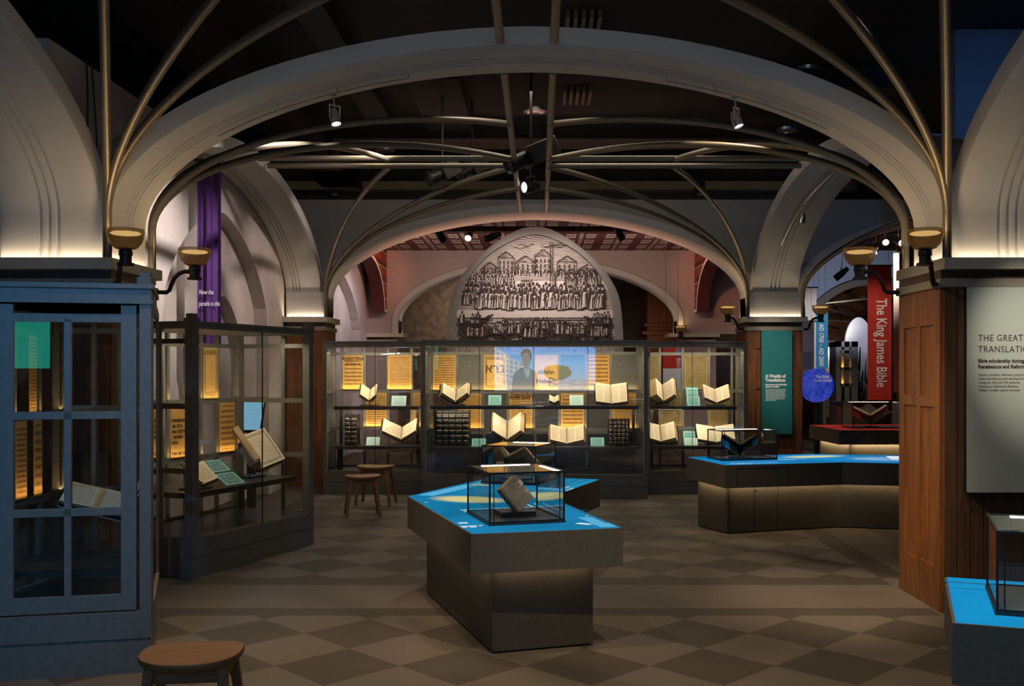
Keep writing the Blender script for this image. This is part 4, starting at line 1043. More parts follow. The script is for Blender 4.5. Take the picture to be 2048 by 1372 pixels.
# ------------------------------------------------------------------ middle left case
F2 = Frm(-2.755, 7.95, math.atan2(.934, .357))
W2, D2 = 1.70, .88
glass_case(F2, W2, D2, 'dark glass case at left with a large decorated book, angled toward the room', [.46, .695, .93, 1.135, 1.36], [.06, .92, 1.64], (.33,), finial=True, led=10, strips=1.5, zbeam=1.99,
           shelves=[(.12, 1.58, .12, .74, .655)], post=.075, rowlen=(.2, 1.6))
GP = 'parchment panels in the middle left case'
parchment(F2, 1.15, 1.345, *Z_UP, D2-.045, PARCHI, 'parchment with a small picture at the top of the middle left case', GP)
parchment(F2, .715, .915, *Z_LO, D2-.045, PARCHP, 'parchment with roman capitals seen left of the corner post of the middle left case', GP,
          [(s, .036, .03, .68-.105*i, 'LEFT') for i, s in enumerate(('STISSIMOR', ' EIL ET A', 'ARO ROTE', '  PROFES', 'NITA.', '', 'YVM SECVN'))])
parchment(F2, 1.38, 1.60, *Z_LO, D2-.045, PARCH[2], 'tall lettered parchment behind the large decorated book', GP)
bl = F2.P(1.37, .36, .735); byaw = F2.a
open_book('large open book with an ornamental border on its right page, in the middle left case', bl, byaw, R(50), (.29, .28), .38, R(42), R(26), .05, .05, PAGED, LEATHER, pages=(PAGEP, PAGED))
cradle('clear cradle under the large decorated book', bl, byaw, R(50), (.29, .28), .38, R(42), R(26), .05, .05, .655)
bl = F2.P(.40, .22, .700)
open_book('small open book at the left end of the middle left case', bl, byaw, R(42), .15, .21, R(30), R(22), .025, .025, PAGE, DLEATHER)
cradle('clear cradle under the small book of the middle left case', bl, byaw, R(42), .15, .21, R(30), R(22), .025, .025, .655)
CAPDARK = printed('dark_teal_caption', (.012, .13, .14), (.014, .15, .16), (.6, .75, .72), 11, .1, 3., 1, .04, .40, .6)
caption((*F2(.68, .10), .672), .27, .17, byaw, R(35), CAPDARK, 'front one of two dark teal captions on the shelf of the middle left case')
caption((*F2(.68, .25), .775), .27, .17, byaw, R(35), CAPDARK, 'rear one of two dark teal captions on the shelf of the middle left case')
P = px(503, 830, 11.0)
t = thing('touch_screen', (P.x, P.y, 0), 'tilted pale blue touch screen seen through the middle left case', 'screen')
mb = MB(); mb.beam((P.x, P.y, 0), (P.x, P.y, 1.16), .08, .08); mb.build('stand', BLACK, t, smooth=False)
sc_m, *_ = emit('touch_screen_picture', (.25, .55, .75), .8)
mb = MB(); mb.hexa([(P.x-.15, P.y-.16, 1.0), (P.x+.15, P.y-.16, 1.0), (P.x+.15, P.y-.14, .98), (P.x-.15, P.y-.14, .98), (P.x-.15, P.y+.04, 1.36), (P.x+.15, P.y+.04, 1.36), (P.x+.15, P.y+.06, 1.34), (P.x-.15, P.y+.06, 1.34)]); mb.build('housing', BLACK, t, smooth=False)
mb = MB(); mb.face([(P.x-.135, P.y-.157, 1.012), (P.x+.135, P.y-.157, 1.012), (P.x+.135, P.y+.030, 1.345), (P.x-.135, P.y+.030, 1.345)]); mb.v = [(a, b-.003, c) for a, b, c in mb.v]; mb.build('display', sc_m, t, smooth=False)

# ------------------------------------------------------------------ nearest left case
A1, B1, C1, D1 = Vector((-3.25, 5.228)), Vector((-2.125, 5.478)), Vector((-2.43, 6.36)), Vector((-3.12, 6.44))
t = thing('display_case', ((A1.x+C1.x)/2, (A1.y+C1.y)/2, 0), 'nearest glass case at the left edge, its frame lit blue', 'display case', 'tall glass display cases')
quad = [tuple(A1), tuple(B1), tuple(C1), tuple(D1)]
def inset(poly, d):
    out = []; n = len(poly)
    for i in range(n):
        p0, p1, p2 = Vector(poly[i-1]), Vector(poly[i]), Vector(poly[(i+1) % n])
        e0 = (p1-p0).normalized(); e1 = (p2-p1).normalized(); n0 = Vector((-e0.y, e0.x)); n1 = Vector((-e1.y, e1.x))
        b = (n0+n1); b = b/max(b.dot(n0), .2); out.append(tuple(p1+b*d))
    return out
mb = MB(); mb.prism(quad, 0, .175); mb.prism(inset(quad, .012), .175, .19); mb.prism(quad, .19, .335); mb.build('plinth', FRAME, t, smooth=False)
mb = MB(); mb.prism(quad, 2.017, 2.12); mb.prism(inset(quad, -.012), 2.10, 2.126); mb.prism(inset(quad, -.008), 2.017, 2.04); mb.build('top_frame', FRAME, t, smooth=False)
uf = (A1-B1).normalized(); ub = (D1-C1).normalized()
def post1(p, q, label=None):
    mb = MB(); mb.bar(p, q, .085, .335, 2.017, side=-1 if label is None else 1); return mb
vf = Vector((-uf.y, uf.x))
if vf.y < 0: vf = -vf
for p in (B1, A1):
    q = p+uf*(.06 if p is B1 else -.06)
    mb = MB(); mb.hexa([(*(p), .335), (*q, .335), (*(q+vf*.085), .335), (*(p+vf*.085), .335), (*p, 2.017), (*q, 2.017), (*(q+vf*.085), 2.017), (*(p+vf*.085), 2.017)])
    c = (p+q)/2+vf*.042
    mb.box(c.x-.038, c.x+.038, c.y-.038, c.y+.038, 2.126, 2.165); mb.box(c.x-.026, c.x+.026, c.y-.026, c.y+.026, 2.165, 2.19)
    mb.build('post', FRAME, t, smooth=False)
for p, q in ((C1, C1+ub*.05), (D1, D1-ub*.05)):
    mb = MB(); mb.bar(p, q, .05, .335, 2.017); mb.build('post', FRAME, t, smooth=False)
# glazed door in the front
dr = MB()
def fseg(a, b, z0, z1, th=.035): dr.bar(B1+uf*a+vf*.03, B1+uf*b+vf*.03, th, z0, z1)
fseg(.078, .157, .345, 2.01); fseg(.697, .78, .345, 2.01)
fseg(.41, .445, .43, 1.93, .03)
for z0, z1 in ((.345, .43), (.865, .905), (1.39, 1.43), (1.915, 1.96)): fseg(.157, .697, z0, z1, .03)
door = dr.build('door', FRAME, t, smooth=False)
mb = MB(); mb.bar(B1+uf*.15+vf*.03, B1+uf*.70+vf*.03, .004, .42, 1.94); mb.build('door_pane', CGLASS, door, smooth=False)
mb = MB(); mb.bar(B1+uf*.80+vf*.03, A1-uf*.07+vf*.03, .004, .345, 2.01); mb.build('front_pane', GLASS, t, smooth=False)
bk = MB(); Lb = (D1-C1).length
def bseg(a, b, z0, z1, th=.03): bk.bar(C1+ub*a, C1+ub*b, th, z0, z1)
for a in (.05, .24, .42, .62): bseg(a-.015, a+.015, .335, 2.017)
for z0, z1 in ((.335, .37), (.87, .912), (1.39, 1.43), (1.89, 1.925)): bseg(0, Lb, z0, z1, .026)
bk.build('back_grid', FRAME, t, smooth=False)
us = (D1-A1).normalized(); sg = MB(); Ls = (D1-A1).length
for a in (.55, .80, 1.05): sg.bar(A1+us*(a-.012), A1+us*(a+.012), .026, .335, 2.017)
for z0, z1 in ((.825, .87), (1.345, 1.39), (1.87, 1.91)): sg.bar(A1, D1, .024, z0, z1)
ur = (C1-B1).normalized()
sg.build('side_grid', FRAME, t, smooth=False)
for z0, z1 in ((.335, .37), (1.97, 2.017)):
    sg = MB(); sg.bar(B1+ur*.09, C1, .026, z0, z1); sg.build('side_rail', FRAME, t, smooth=False)
mb = MB(); mb.bar(B1+ur*.09, C1, .004, .36, 1.98); mb.build('side_pane', GLASS, t, smooth=False)
mb = MB(); mb.prism(inset(quad, .06), .335, .34); mb.build('case_floor', SHELF, t, smooth=False)
mb = MB(); mb.prism(inset(quad, .16), .51, .55); mb.build('shelf', SHELF, t, smooth=False)
area('case_light', (-2.75, 5.75, 1.99), (0, .1, -1), .8, .05, 2.0, (1, .86, .66), along=(1, .1, 0))
area('panel_led', (-3.10, 6.08, .885), (-.25, 0, 1), .7, .012, .8, (1, .62, .26), along=(us.x, us.y, 0))
area('panel_led', (-3.10, 6.08, 1.40), (-.25, 0, 1), .7, .012, .5, (1, .62, .26), along=(us.x, us.y, 0))
F1 = Frm(A1.x, A1.y, math.atan2(us.y, us.x))
GP = 'parchment panels in the nearest left case'
for (a0, a1), lab in (((.795, .90), 'the left'), ((.975, 1.055), 'the right')):
    z0, z1 = Z_LO
    parchment(F1, a0, a1, z0, z1, -.02, PARCH[1] if 'left' in lab else PARCH[2], 'narrow glowing parchment inside the nearest left case, %s one of the lower pair' % lab, GP)
parchment(F1, .93, 1.0, *Z_UP, -.02, PARCH[0], 'upper glowing parchment inside the nearest left case', GP)
bl = px(196, 1026, 5.95); bl.x -= .12
open_book('open book with pages tilted down to the right, in the nearest left case', (-2.47, 5.93, .80), R(6), R(26), (.36, .13), .21, R(17), R(62), .02, .02, PAGE2, DLEATHER)
cradle('clear cradle on a tall stand in the nearest left case', (-2.47, 5.93, .80), R(6), R(26), (.36, .13), .21, R(17), R(62), .02, .02, .55)

# ------------------------------------------------------------------ lightbox tables
TZ = .73
def chevron_table(name, poly, base, label, top, doors=None, led=(), ledp=1.2, group='lightbox tables'):
    c = sum((Vector(p) for p in poly), Vector((0, 0)))/len(poly)
    t = thing('lightbox_table', (c.x, c.y, 0), label, 'table', group)
    mb = MB(); mb.prism(poly, .50, TZ-.004); mb.build('slab', TABLEM, t, smooth=False)
    ip = inset(poly, .012)
    mb = MB(); mb.prism(ip, TZ-.006, TZ, uvtop=[tuple(p) for p in ip]); mb.build('lightbox_top', top, t, smooth=False)
    mb = MB(); mb.prism(base, .012, .51); mb.build('base', TBASE, t, smooth=False)
    mb = MB(); mb.prism(inset(base, .02), 0, .014); mb.build('plinth_gap', BLACK, t, smooth=False)
    for p, q in led:
        p = Vector(p); q = Vector(q); d = (q-p); n = Vector((-d.y, d.x)).normalized()
        m_ = (p+q)/2-n*.05
        area('underslab_led', (m_.x, m_.y, .492), (n.x*.25, n.y*.25, -1), d.length*.95, .015, ledp*d.length, (1, .74, .42), along=(d.x, d.y, 0))
    return t
def graphic(t, mat, polys, name='printed_graphic', z=TZ+.0012):
    mb = MB()
    for p in polys: mb.face([(x, y, z) for x, y in p])
    return mb.build(name, mat, t, smooth=False)
def textbars(o, u, v, lines, lw, hgt, gap, seed):
    """rows of short word bars starting at o, reading along u, rows stepping along -v"""
    r = random.Random(seed); out = []
    for i in range(lines):
        x = 0; L = lw*(1 if i < lines-1 else .6)*r.uniform(.85, 1)
        while x < L:
            w_ = r.uniform(.012, .05)*(hgt/.014)
            a = o+u*x-v*(i*gap); b = a+u*min(w_, L-x); out.append([tuple(a), tuple(b), tuple(b+v*hgt), tuple(a+v*hgt)]); x += w_+hgt*.5
    return out
V2 = lambda x, y: Vector((x, y))
FLp, FRp, NO, RBp, BBp, LBp = (-.385, 5.655), (.495, 5.885), (.075, 7.30), (.52, 8.50), (-.36, 8.82), (-.968, 7.36)
poly = [FLp, FRp, NO, RBp, BBp, LBp]
base = [(-.272, 5.83), (.325, 6.02), (-.06, 7.25), (.30, 8.32), (-.26, 8.55), (-.83, 7.40)]
CYC = tabletop('blue_lightbox_middle', (.012, .22, .44), None, 1.0, (.006, .15, .29))
def add_glow(m, centres):
    nt = NT(m); e = [n for n in nt.n if n.type == 'EMISSION'][0]; src = e.inputs[0].links[0].from_socket
    uv = nt.coord('UV'); o = nt.sep(uv)
    for (cx, cy, ux, uy, ra, rb, col, k) in centres:
        dx = nt.m('SUBTRACT', o[0], cx); dy = nt.m('SUBTRACT', o[1], cy)
        a = nt.m('ADD', nt.mul(dx, ux/ra), nt.mul(dy, uy/ra)); b = nt.m('ADD', nt.mul(dx, -uy/rb), nt.mul(dy, ux/rb))
        d = nt.m('SQRT', nt.m('ADD', nt.mul(a, a), nt.mul(b, b)))
        f = nt.mul(nt.m('MINIMUM', nt.m('MAXIMUM', nt.m('MULTIPLY_ADD', d, -2.2, 2.2), 0.0), 1.0), k)
        src = nt.mix(f, src, c4(col))
    nt.l.new(src, e.inputs[0])
add_glow(CYC, [(-.50, 7.17, .9, -.43, .33, .20, (.70, .62, .25), .95), (-.02, 7.45, .6, .8, .30, .16, (.52, .58, .32), .8), (.36, 8.15, .33, .94, .5, .2, (.02, .30, .55), .6)])
t = chevron_table('middle', poly, base, 'chevron-shaped table with glowing blue top in the middle of the room', CYC, led=[(base[0], base[1]), (base[5], base[0]), (base[1], base[2]), (base[2], base[3])], ledp=.55)
u = V2(.968, .251).normalized(); v = V2(-.323, .946).normalized()
g = []
g += textbars(V2(-.52, 6.62), u, v, 6, .62, .016, .045, 4); g += textbars(V2(-.80, 6.98), u, v, 1, .05, .016, .045, 5)
g += textbars(V2(.02, 6.95), V2(.28, -.96), V2(.96, .28), 3, .5, .014, .06, 6)
g += textbars(V2(-.48, 6.02), u, v, 1, .14, .045, .06, 7); g += textbars(V2(-.46, 5.90), u, v, 2, .15, .028, .04, 8)
g += textbars(V2(.215, 6.02), V2(.45, -.28).normalized(), V2(.6, .8), 1, .22, .05, .06, 9)
g += textbars(V2(.05, 7.75), V2(.33, .94), V2(-.94, .33), 4, .3, .014, .06, 10)
graphic(t, GLOWW, g, 'printed_lettering')
P4 = lambda a, b, w_: [tuple(Vector(a)), tuple(Vector(b)), tuple(Vector(b)+w_), tuple(Vector(a)+w_)]
graphic(t, GLOWD, [P4((-.62, 6.36), (.33, 6.61), V2(-.004, .012)), P4((-.40, 5.76), (.34, 5.95), V2(-.003, .008)), P4((.16, 7.02), (.43, 6.05), V2(-.03, -.01)), P4((.2, 7.9), (.44, 8.46), V2(-.02, .006)), P4((.06, 7.65), (.38, 8.52), V2(-.03, .01))], 'printed_line')
for q in (P4((.34, 6.30), (.465, 5.90), V2(-.10, -.02)), P4((-.9, 7.4), (-.5, 8.3), V2(.12, -.04))): graphic(t, GLOWL, [q], 'printed_panel')
graphic(t, GLOWY, [P4((.30, 6.34), (.325, 6.35), V2(-.006, .03)), P4((.12, 6.85), (.14, 6.86), V2(-.006, .025)), P4((-.55, 8.05), (-.40, 8.0), V2(.02, .06))], 'printed_mark')

def vitrine(A, ang, w_, d, label, h=.315, z0=TZ, led=True, strip_back=True):
    F = Frm(A[0], A[1], ang); c = F(w_/2, d/2)
    t = thing('glass_vitrine', (*c, z0), label, 'vitrine', 'glass vitrines on tables')
    mb = MB(); mb.box(-.004, w_+.004, -.004, d+.004, z0+.001, z0+.016); mb.box(.02, w_-.02, .02, d-.02, z0+.016, z0+.02); F.mb(mb).build('base_plate', SHELF, t, smooth=False)
    e = .009; mb = MB(); z1 = z0+h
    for x in (0, w_-e):
        for y in (0, d-e): mb.box(x, x+e, y, y+e, z0+.016, z1)
    for z in (z0+.014, z1-e):
        for y in (0, d-e): mb.box(e, w_-e, y, y+e, z, z+e)
        for x in (0, w_-e): mb.box(x, x+e, e, d-e, z, z+e)
    for x in (.028, w_-.028-.005): mb.box(x, x+.005, .004, .009, z0+.02, z1-e)
    F.mb(mb).build('frame', BLACK, t, smooth=False)
    mb = MB(); m_ = e*.5
    for a, b in (((m_, m_), (w_-m_, m_)), ((w_-m_, m_), (w_-m_, d-m_)), ((w_-m_, d-m_), (m_, d-m_)), ((m_, d-m_), (m_, m_))):
        mb.face([(*a, z0+.018), (*b, z0+.018), (*b, z1-.003), (*a, z1-.003)])
    mb.face([(m_, m_, z1-.003), (w_-m_, m_, z1-.003), (w_-m_, d-m_, z1-.003), (m_, d-m_, z1-.003)])
    F.mb(mb).build('glass_cover', GLASS, t, smooth=False)
    if led:
        mb = MB(); mb.box(.09, w_-.06, d-.028, d-.014, z1-.012, z1-.005); F.mb(mb).build('led_strip', LEDW, t, smooth=False)
        mb = MB(); mb.box(w_-.028, w_-.014, .05, d-.12, z1-.012, z1-.005); F.mb(mb).build('led_strip', LEDW, t, smooth=False)
    return F, t
ta = math.atan2(.306, .952)
F, _ = vitrine((-.295, 5.925), ta, .475, .55, 'nearer black-framed vitrine on the middle table, with a closed clasped book')
# closed book standing askew on its corner
ctr = F.P(.235, .25, .885)
bt = thing('clasped_book', tuple(ctr), 'small old closed book with clasps, propped on its corner in the nearer vitrine', 'book', 'single books in vitrines')
Mb = Matrix.Rotation(ta+R(12), 3, 'Z') @ Matrix.Rotation(R(-14), 3, 'X') @ Matrix.Rotation(R(-36), 3, 'Y')
def lb(x, y, z): return ctr+Mb @ Vector((x, y, z))
def lbox(mb, x0, x1, y0, y1, z0, z1): return mb.hexa([lb(x0, y0, z0), lb(x1, y0, z0), lb(x1, y1, z0), lb(x0, y1, z0), lb(x0, y0, z1), lb(x1, y0, z1), lb(x1, y1, z1), lb(x0, y1, z1)])
mb = MB(); lbox(mb, -.07, .07, -.032, -.026, -.095, .095); lbox(mb, -.07, .07, .026, .032, -.095, .095)
rows = [[lb(-.068, -.032, z), lb(-.079, -.022, z), lb(-.083, 0, z), lb(-.079, .022, z), lb(-.068, .032, z), lb(-.066, .026, z), lb(-.066, -.026, z)] for z in (-.095, .095)]
i0 = mb.grid(rows, 0, close=True); mb.ngon(range(i0, i0+7)); mb.ngon(range(i0+7, i0+14)); mb.build('cover', GREYLEATH, bt, bevel=.003)
mb = MB(); lbox(mb, -.066, .064, -.026, .026, -.088, .088); mb.build('page_block', FOREEDGE, bt, smooth=False)
for z in (-.035, .035):
    mb = MB(); lbox(mb, .018, .05, -.0345, -.0315, z-.017, z-.012); lbox(mb, .018, .05, -.0345, -.0315, z+.012, z+.017); lbox(mb, .016, .021, -.0345, -.0315, z-.017, z+.017); lbox(mb, .045, .073, -.035, -.0315, z-.017, z+.017); lbox(mb, .07, .073, -.035, .034, z-.008, z+.008)
    mb.build('clasp', noisy('clasp_metal', (.42, .37, .29), (.5, .44, .34), 30, .4, .6) if z < 0 else MATS['clasp_metal'], bt, smooth=False)
st = thing('book_stand', tuple(F.P(.24, .27, TZ+.021)), 'clear stand under the closed clasped book in the nearer vitrine', 'book stand')
mb = MB(); mb.box(.13, .35, .18, .36, TZ+.0205, TZ+.05); F.mb(mb).build('foot', SHELF, st, smooth=False)
for x in (.17, .23, .30):
    mb = MB(); mb.tube([F.P(x, .33, TZ+.05), F.P(x, .30, .79+(x-.17)*.25)], .003, 6); mb.build('prong', ACRYL, st)
wa = math.atan2(-.33, .944)
F, _ = vitrine((-.47, 8.17), wa, .47, .52, 'farther black-framed vitrine on the middle table, with an open brown book')
bl = F.P(.24, .30, .82)
open_book('open brown book seen from behind its cover, in the farther vitrine', bl, wa+R(150), R(42), (.17, .20), .2, R(40), R(30), .03, .03, PAGE, LEATHER, 'single books in vitrines')
cradle('clear cradle in the farther vitrine of the middle table', bl, wa+R(150), R(42), (.17, .20), .2, R(40), R(30), .03, .03, TZ+.02)

# right table
r0, rl, r1, r2 = V2(1.82, 9.79), V2(1.585, 10.71), V2(3.07, 10.11), V2(4.55, 9.80)
poly = [tuple(r0), tuple(r1), tuple(r2), (4.72, 10.74), (3.05, 11.09), tuple(rl)]
base = [(1.90, 10.12), (3.14, 10.53), (4.50, 10.24), (4.58, 10.58), (3.08, 10.92), (1.69, 10.62)]
CYR = tabletop('blue_lightbox_right', (.015, .24, .58), None, 1.0, (.005, .17, .36))
add_glow(CYR, [(2.95, 10.75, .95, .3, .42, .16, (.62, .68, .34), .9), (3.7, 10.45, .97, -.22, .5, .3, (.25, .42, .66), .8)])
t = chevron_table('right', poly, base, 'long bent table with glowing blue top at right, before the pillar with the teal sign', CYR, led=[(base[0], base[1]), (base[1], base[2]), (base[5], base[0])], ledp=1.5)
mb = MB()
def groove(p, q, z0, z1, th=.004, off=.0015):
    p = V2(*p); q = V2(*q); n = V2((q-p).y, -(q-p).x).normalized(); mb.bar(p+n*off*.5, q+n*off*.5, off, z0, z1)
def on(p, q, k): return tuple(V2(*p).lerp(V2(*q), k))
for k in (.10, .53): a = on(r0, r1, k); b = on(r0, r1, k+.003); groove(a, b, .505, .69)
groove(on(r0, r1, .10), on(r0, r1, .53), .688, .692)
for k in (.02, .24, .45): groove(on(base[0], base[1], k), on(base[0], base[1], k+.003), .02, .50)
mb.build('panel_joint', BLACK, t, smooth=False)
mb = MB(); q = on(base[0], base[1], .255); mb.lathe([(.001, .004), (.009, .004), (.009, -.002)], (q[0], q[1]-.002, .43), 12, axis=(.28, -.96, 0)); mb.build('keyhole', BLACK, t)
u = V2(.969, .248); v = V2(-.248, .969)
g = textbars(r0+v*.10+u*.1, u, v, 1, 1.0, .02, .05, 21)+textbars(r0+v*.05+u*.1, u, v, 1, .35, .02, .05, 22)+textbars(r0+v*.42+u*.78, u, v, 2, .35, .02, .07, 23)
u2 = V2(.978, -.205); v2 = V2(.205, .978); g += textbars(r1+v2*.35+u2*.15, u2, v2, 1, .4, .03, .06, 24)
graphic(t, GLOWW, g, 'printed_lettering')
a = r1+u2*.52+v2*.40; graphic(t, GLOWW, [[tuple(a), tuple(a+u2*.75), tuple(a+u2*.75+v2*.42), tuple(a+v2*.42)]], 'printed_panel')
mb = MB(); cc = a+u2*.30+v2*.2; mb.face([(*(cc+u2*(.2*math.cos(k*PI/12))+v2*(.09*math.sin(k*PI/12))), TZ+.0025) for k in range(24)]); mb.build('printed_oval', DARKINK, t, smooth=False)
graphic(t, GLOWD, [P4(tuple(r0+v*.17+u*.5), tuple(r0+v*.17+u*1.25), v*.02), P4(tuple(r1+v2*.12), tuple(r1+v2*.12+u2*1.3), v2*.03)], 'printed_line')
ra = math.atan2(.248, .969)
F, _ = vitrine((1.865, 10.2), ra, .62, .36, 'black-framed vitrine at the left end of the right blue table, with an open dark book', .31)
bl = F.P(.30, .22, .81)
open_book('open dark book on a clear cradle in the vitrine of the right blue table', bl, ra+R(158), R(30), (.20, .20), .19, R(36), R(34), .02, .02, PAGEP, DLEATHER, 'single books in vitrines')
cradle('white-edged clear cradle in the vitrine of the right blue table', bl, ra+R(158), R(30), (.21, .21), .19, R(36), R(34), .02, .02, TZ+.02)

# red table in the far right aisle
poly = [(4.70, 15.55), (6.9, 15.65), (6.9, 17.2), (4.66, 17.1)]
base = [(4.92, 15.85), (6.8, 15.95), (6.8, 17.0), (4.75, 16.9)]
poly = [(4.68, 15.60), (6.9, 15.65), (6.9, 17.4), (4.62, 17.1)]
t = chevron_table('red', poly, base, 'table with a glowing red top in the far right aisle', REDTOP, led=[(base[0], base[1]), (base[3], base[0])], ledp=4.5)
F, _ = vitrine((4.98, 15.9), .02, .82, .5, 'black-framed vitrine on the red table, below the red banner', .42)
bl = F.P(.40, .30, .84)
open_book('red leather book opened on a cradle in the vitrine on the red table', bl, R(160), R(30), (.30, .30), .24, R(38), R(30), .03, .03, PAGEP, REDLEATH, 'single books in vitrines')
cradle('clear cradle in the vitrine on the red table', bl, R(160), R(30), (.31, .31), .24, R(38), R(30), .03, .03, TZ+.02)
spot('vitrine_light', (5.3, 15.6, 3.2), (5.4, 16.1, .8), 90, 30, .8, WHITE)

# nearest right table
poly = [(1.515, 3.665), (2.547, 3.285), (2.847, 4.10), (1.815, 4.48)]
base = [(1.67, 3.74), (2.44, 3.46), (2.66, 4.04), (1.88, 4.33)]
CYN = tabletop('blue_lightbox_near', (.010, .29, .60), None, 1.0, (.006, .22, .46))
t = chevron_table('near', poly, base, 'nearest table with a glowing blue top, cut by the lower right corner', CYN)
e0 = V2(1.815, 4.48); e1 = V2(2.84, 4.103); dn = V2(-.345, -.938).normalized()
graphic(t, GLOWD, [P4(tuple(e0+dn*.11), tuple(e1+dn*.11), dn*.025), P4(tuple(e0+dn*.24), tuple(e1+dn*.24), dn*.015)], 'printed_line')
graphic(t, GLOWL, textbars(V2(1.78, 3.63), V2(.938, -.345), V2(.345, .938), 1, .4, .03, .05, 31), 'printed_lettering')
F, _ = vitrine((1.722, 3.768), math.atan2(-.345, .938), .62, .50, 'black-framed vitrine cut by the right edge, on the nearest blue table', .318, led=True)
bl = F.P(.40, .25, .86)
open_book('open book inside the vitrine cut by the right edge', bl, R(-8), R(30), .15, .2, R(25), R(25), .03, .03, PAGE, LEATHER, 'single books in vitrines')
cradle('clear cradle inside the vitrine cut by the right edge', bl, R(-8), R(30), .15, .2, R(25), R(25), .03, .03, TZ+.02)

# ------------------------------------------------------------------ stools
def stool(x, y, yaw, label, w_=.40, d=.34, h=.465):
    t = thing('wooden_stool', (0, 0, 0), label, 'stool', 'wooden stools'); t.location = (x, y, 0); t.rotation_euler = (0, 0, yaw)
    rows = []
    def ring(sx, sy, z, dish=0):
        out = []
        for k in range(40):
            a = 2*PI*k/40; c, s_ = math.cos(a), math.sin(a); e = 2/2.7
            X = sx*math.copysign(abs(c)**e, c); Y = sy*math.copysign(abs(s_)**e, s_)
            out.append((X, Y, z-dish*(1-(X/(w_/2))**2)))
        return out
    mb = MB()
    R_ = [ring(w_/2*.90, d/2*.88, h-.045, .012), ring(w_/2*.98, d/2*.98, h-.03, .012), ring(w_/2, d/2, h-.015, .012), ring(w_/2*.985, d/2*.98, h-.003, .012), ring(w_/2*.93, d/2*.93, h, .013), ring(w_/2*.5, d/2*.5, h, .016), ring(.01, .01, h, .016)]
    i0 = mb.grid(R_, 0, close=True); mb.ngon(range(i0+6*40, i0+7*40)); mb.ngon(range(i0, i0+40)); mb.build('seat', STOOLW, t, local=True)
    tops = {}
    for sx in (-1, 1):
        for sy in (-1, 1):
            a = Vector((sx*w_*.34, sy*d*.32, h-.04)); b = Vector((sx*w_*.47, sy*d*.47, 0))
            mb = MB(); q = .021; k = .016
            mb.hexa([b+Vector((-k, -k, 0)), b+Vector((k, -k, 0)), b+Vector((k, k, 0)), b+Vector((-k, k, 0)), a+Vector((-q, -q, 0)), a+Vector((q, -q, 0)), a+Vector((q, q, 0)), a+Vector((-q, q, 0))])
            mb.build('leg', STOOLW, t, local=True, bevel=.004)
    for sy in (-1, 1):
        mb = MB(); mb.beam((-w_*.35, sy*d*.33, h-.075), (w_*.35, sy*d*.33, h-.075), .018, .06); mb.build('apron', STOOLW, t, local=True, smooth=False)
    for sx in (-1, 1):
        mb = MB(); mb.beam((sx*w_*.35, -d*.33, h-.075), (sx*w_*.35, d*.33, h-.075), .018, .06); mb.build('apron', STOOLW, t, local=True, smooth=False)
stool(-2.02, 11.45, .25, 'wooden stool, the nearer of two before the far left case')
stool(-2.03, 12.45, -.1, 'wooden stool, the farther of two before the far left case', .46, .36, .48)
stool(-1.47, 4.24, .12, 'wooden stool cut by the bottom edge beside the blue-lit case', .42, .37, .47)

# ------------------------------------------------------------------ signs and banners
def sign_panel(x0, x1, y, z0, z1, mat, label, cat='sign', name='sign_panel', th=.04, side=BLACK):
    t = thing(name, ((x0+x1)/2, y, z0), label, cat)
    mb = MB(); mb.box(x0, x1, y+.004, y+th, z0, z1); mb.build('panel', side, t, smooth=False)
    mb = MB(); mb.face([(x0, y, z0), (x1, y, z0), (x1, y, z1), (x0, y, z1)], 0, UV4); mb.box(x0+.0005, x1-.0005, y+.0002, y+.004, z0+.0005, z1-.0005); mb.build('printed_face', mat, t, smooth=False)
    return t
UP = (0, 0, 1); RT = (1, 0, 0)
ys = 6.755; sc = ys/FPX
def SX(p): return (p-VX)*sc
def SZ(q): return EYE+(VY-q)*sc
t = sign_panel(SX(1934), SX(1934)+.62, ys, SZ(985), SZ(574), SIGNGREY, 'large sage green sign headed The Great on the nearest right pillar', th=.06)
def stext(s, p, q, hpx, mat=DARKINK, b=0.0, nm='lettering', sx=1., sp=1.0): text(s, hpx*sc/.72, (SX(p), ys-.0012, SZ(q)), RT, UP, mat, t, nm, 'LEFT', .0004, b, sp, 0, sx)
stext('THE GREAT', 1956, 682, 13.2, sx=.86, sp=1.12); stext('TRANSLATION', 1956, 704.5, 13.2, sx=.86, sp=1.12)
stext('Bible scholarship during the', 1956, 725, 7.4, b=.0012, sx=.93); stext('Renaissance and Reformation', 1956, 736.5, 7.4, b=.0012, sx=.93)
for i, s in enumerate(('Scholars, printers, reformers, political', 'leaders all influenced the development', 'during the 16th and 17th centuries', 'translators—Desiderius Erasmus,', 'William Tyndale—had an immense')): stext(s, 1957, 751.5+7.7*i, 4.6, sx=.92)
ys = 14.06; sc = ys/FPX
t = sign_panel(SX(1523), SX(1584.5), ys, SZ(868), SZ(661), TEAL, 'narrow teal sign A Wealth of Translations on the far right pillar', th=.06)
stext('A Wealth of', 1531, 755, 6.2, WHITEINK, .0035, sx=.92); stext('Translations', 1531, 763, 6.2, WHITEINK, .0035, sx=.92)
stext('Innovations and scholarship', 1531, 770.6, 3.2, WHITEINK, .0022, sx=.86); stext('launch new Bibles', 1531, 774.8, 3.2, WHITEINK, .0022, sx=.86)
mb = MB(); r = random.Random(3)
for i in range(8):
    x = 1531.2; q = 780+3.05*i; L = 1573-r.uniform(0, 4) if i < 7 else 1551
    while x < L:
        w_ = r.uniform(2.0, 6); mb.box(SX(x), SX(min(x+w_, L)), ys-.0016, ys-.0008, SZ(q), SZ(q-1.35)); x += w_+.9
mb.build('small_lettering', WHITEINK, t, smooth=False)
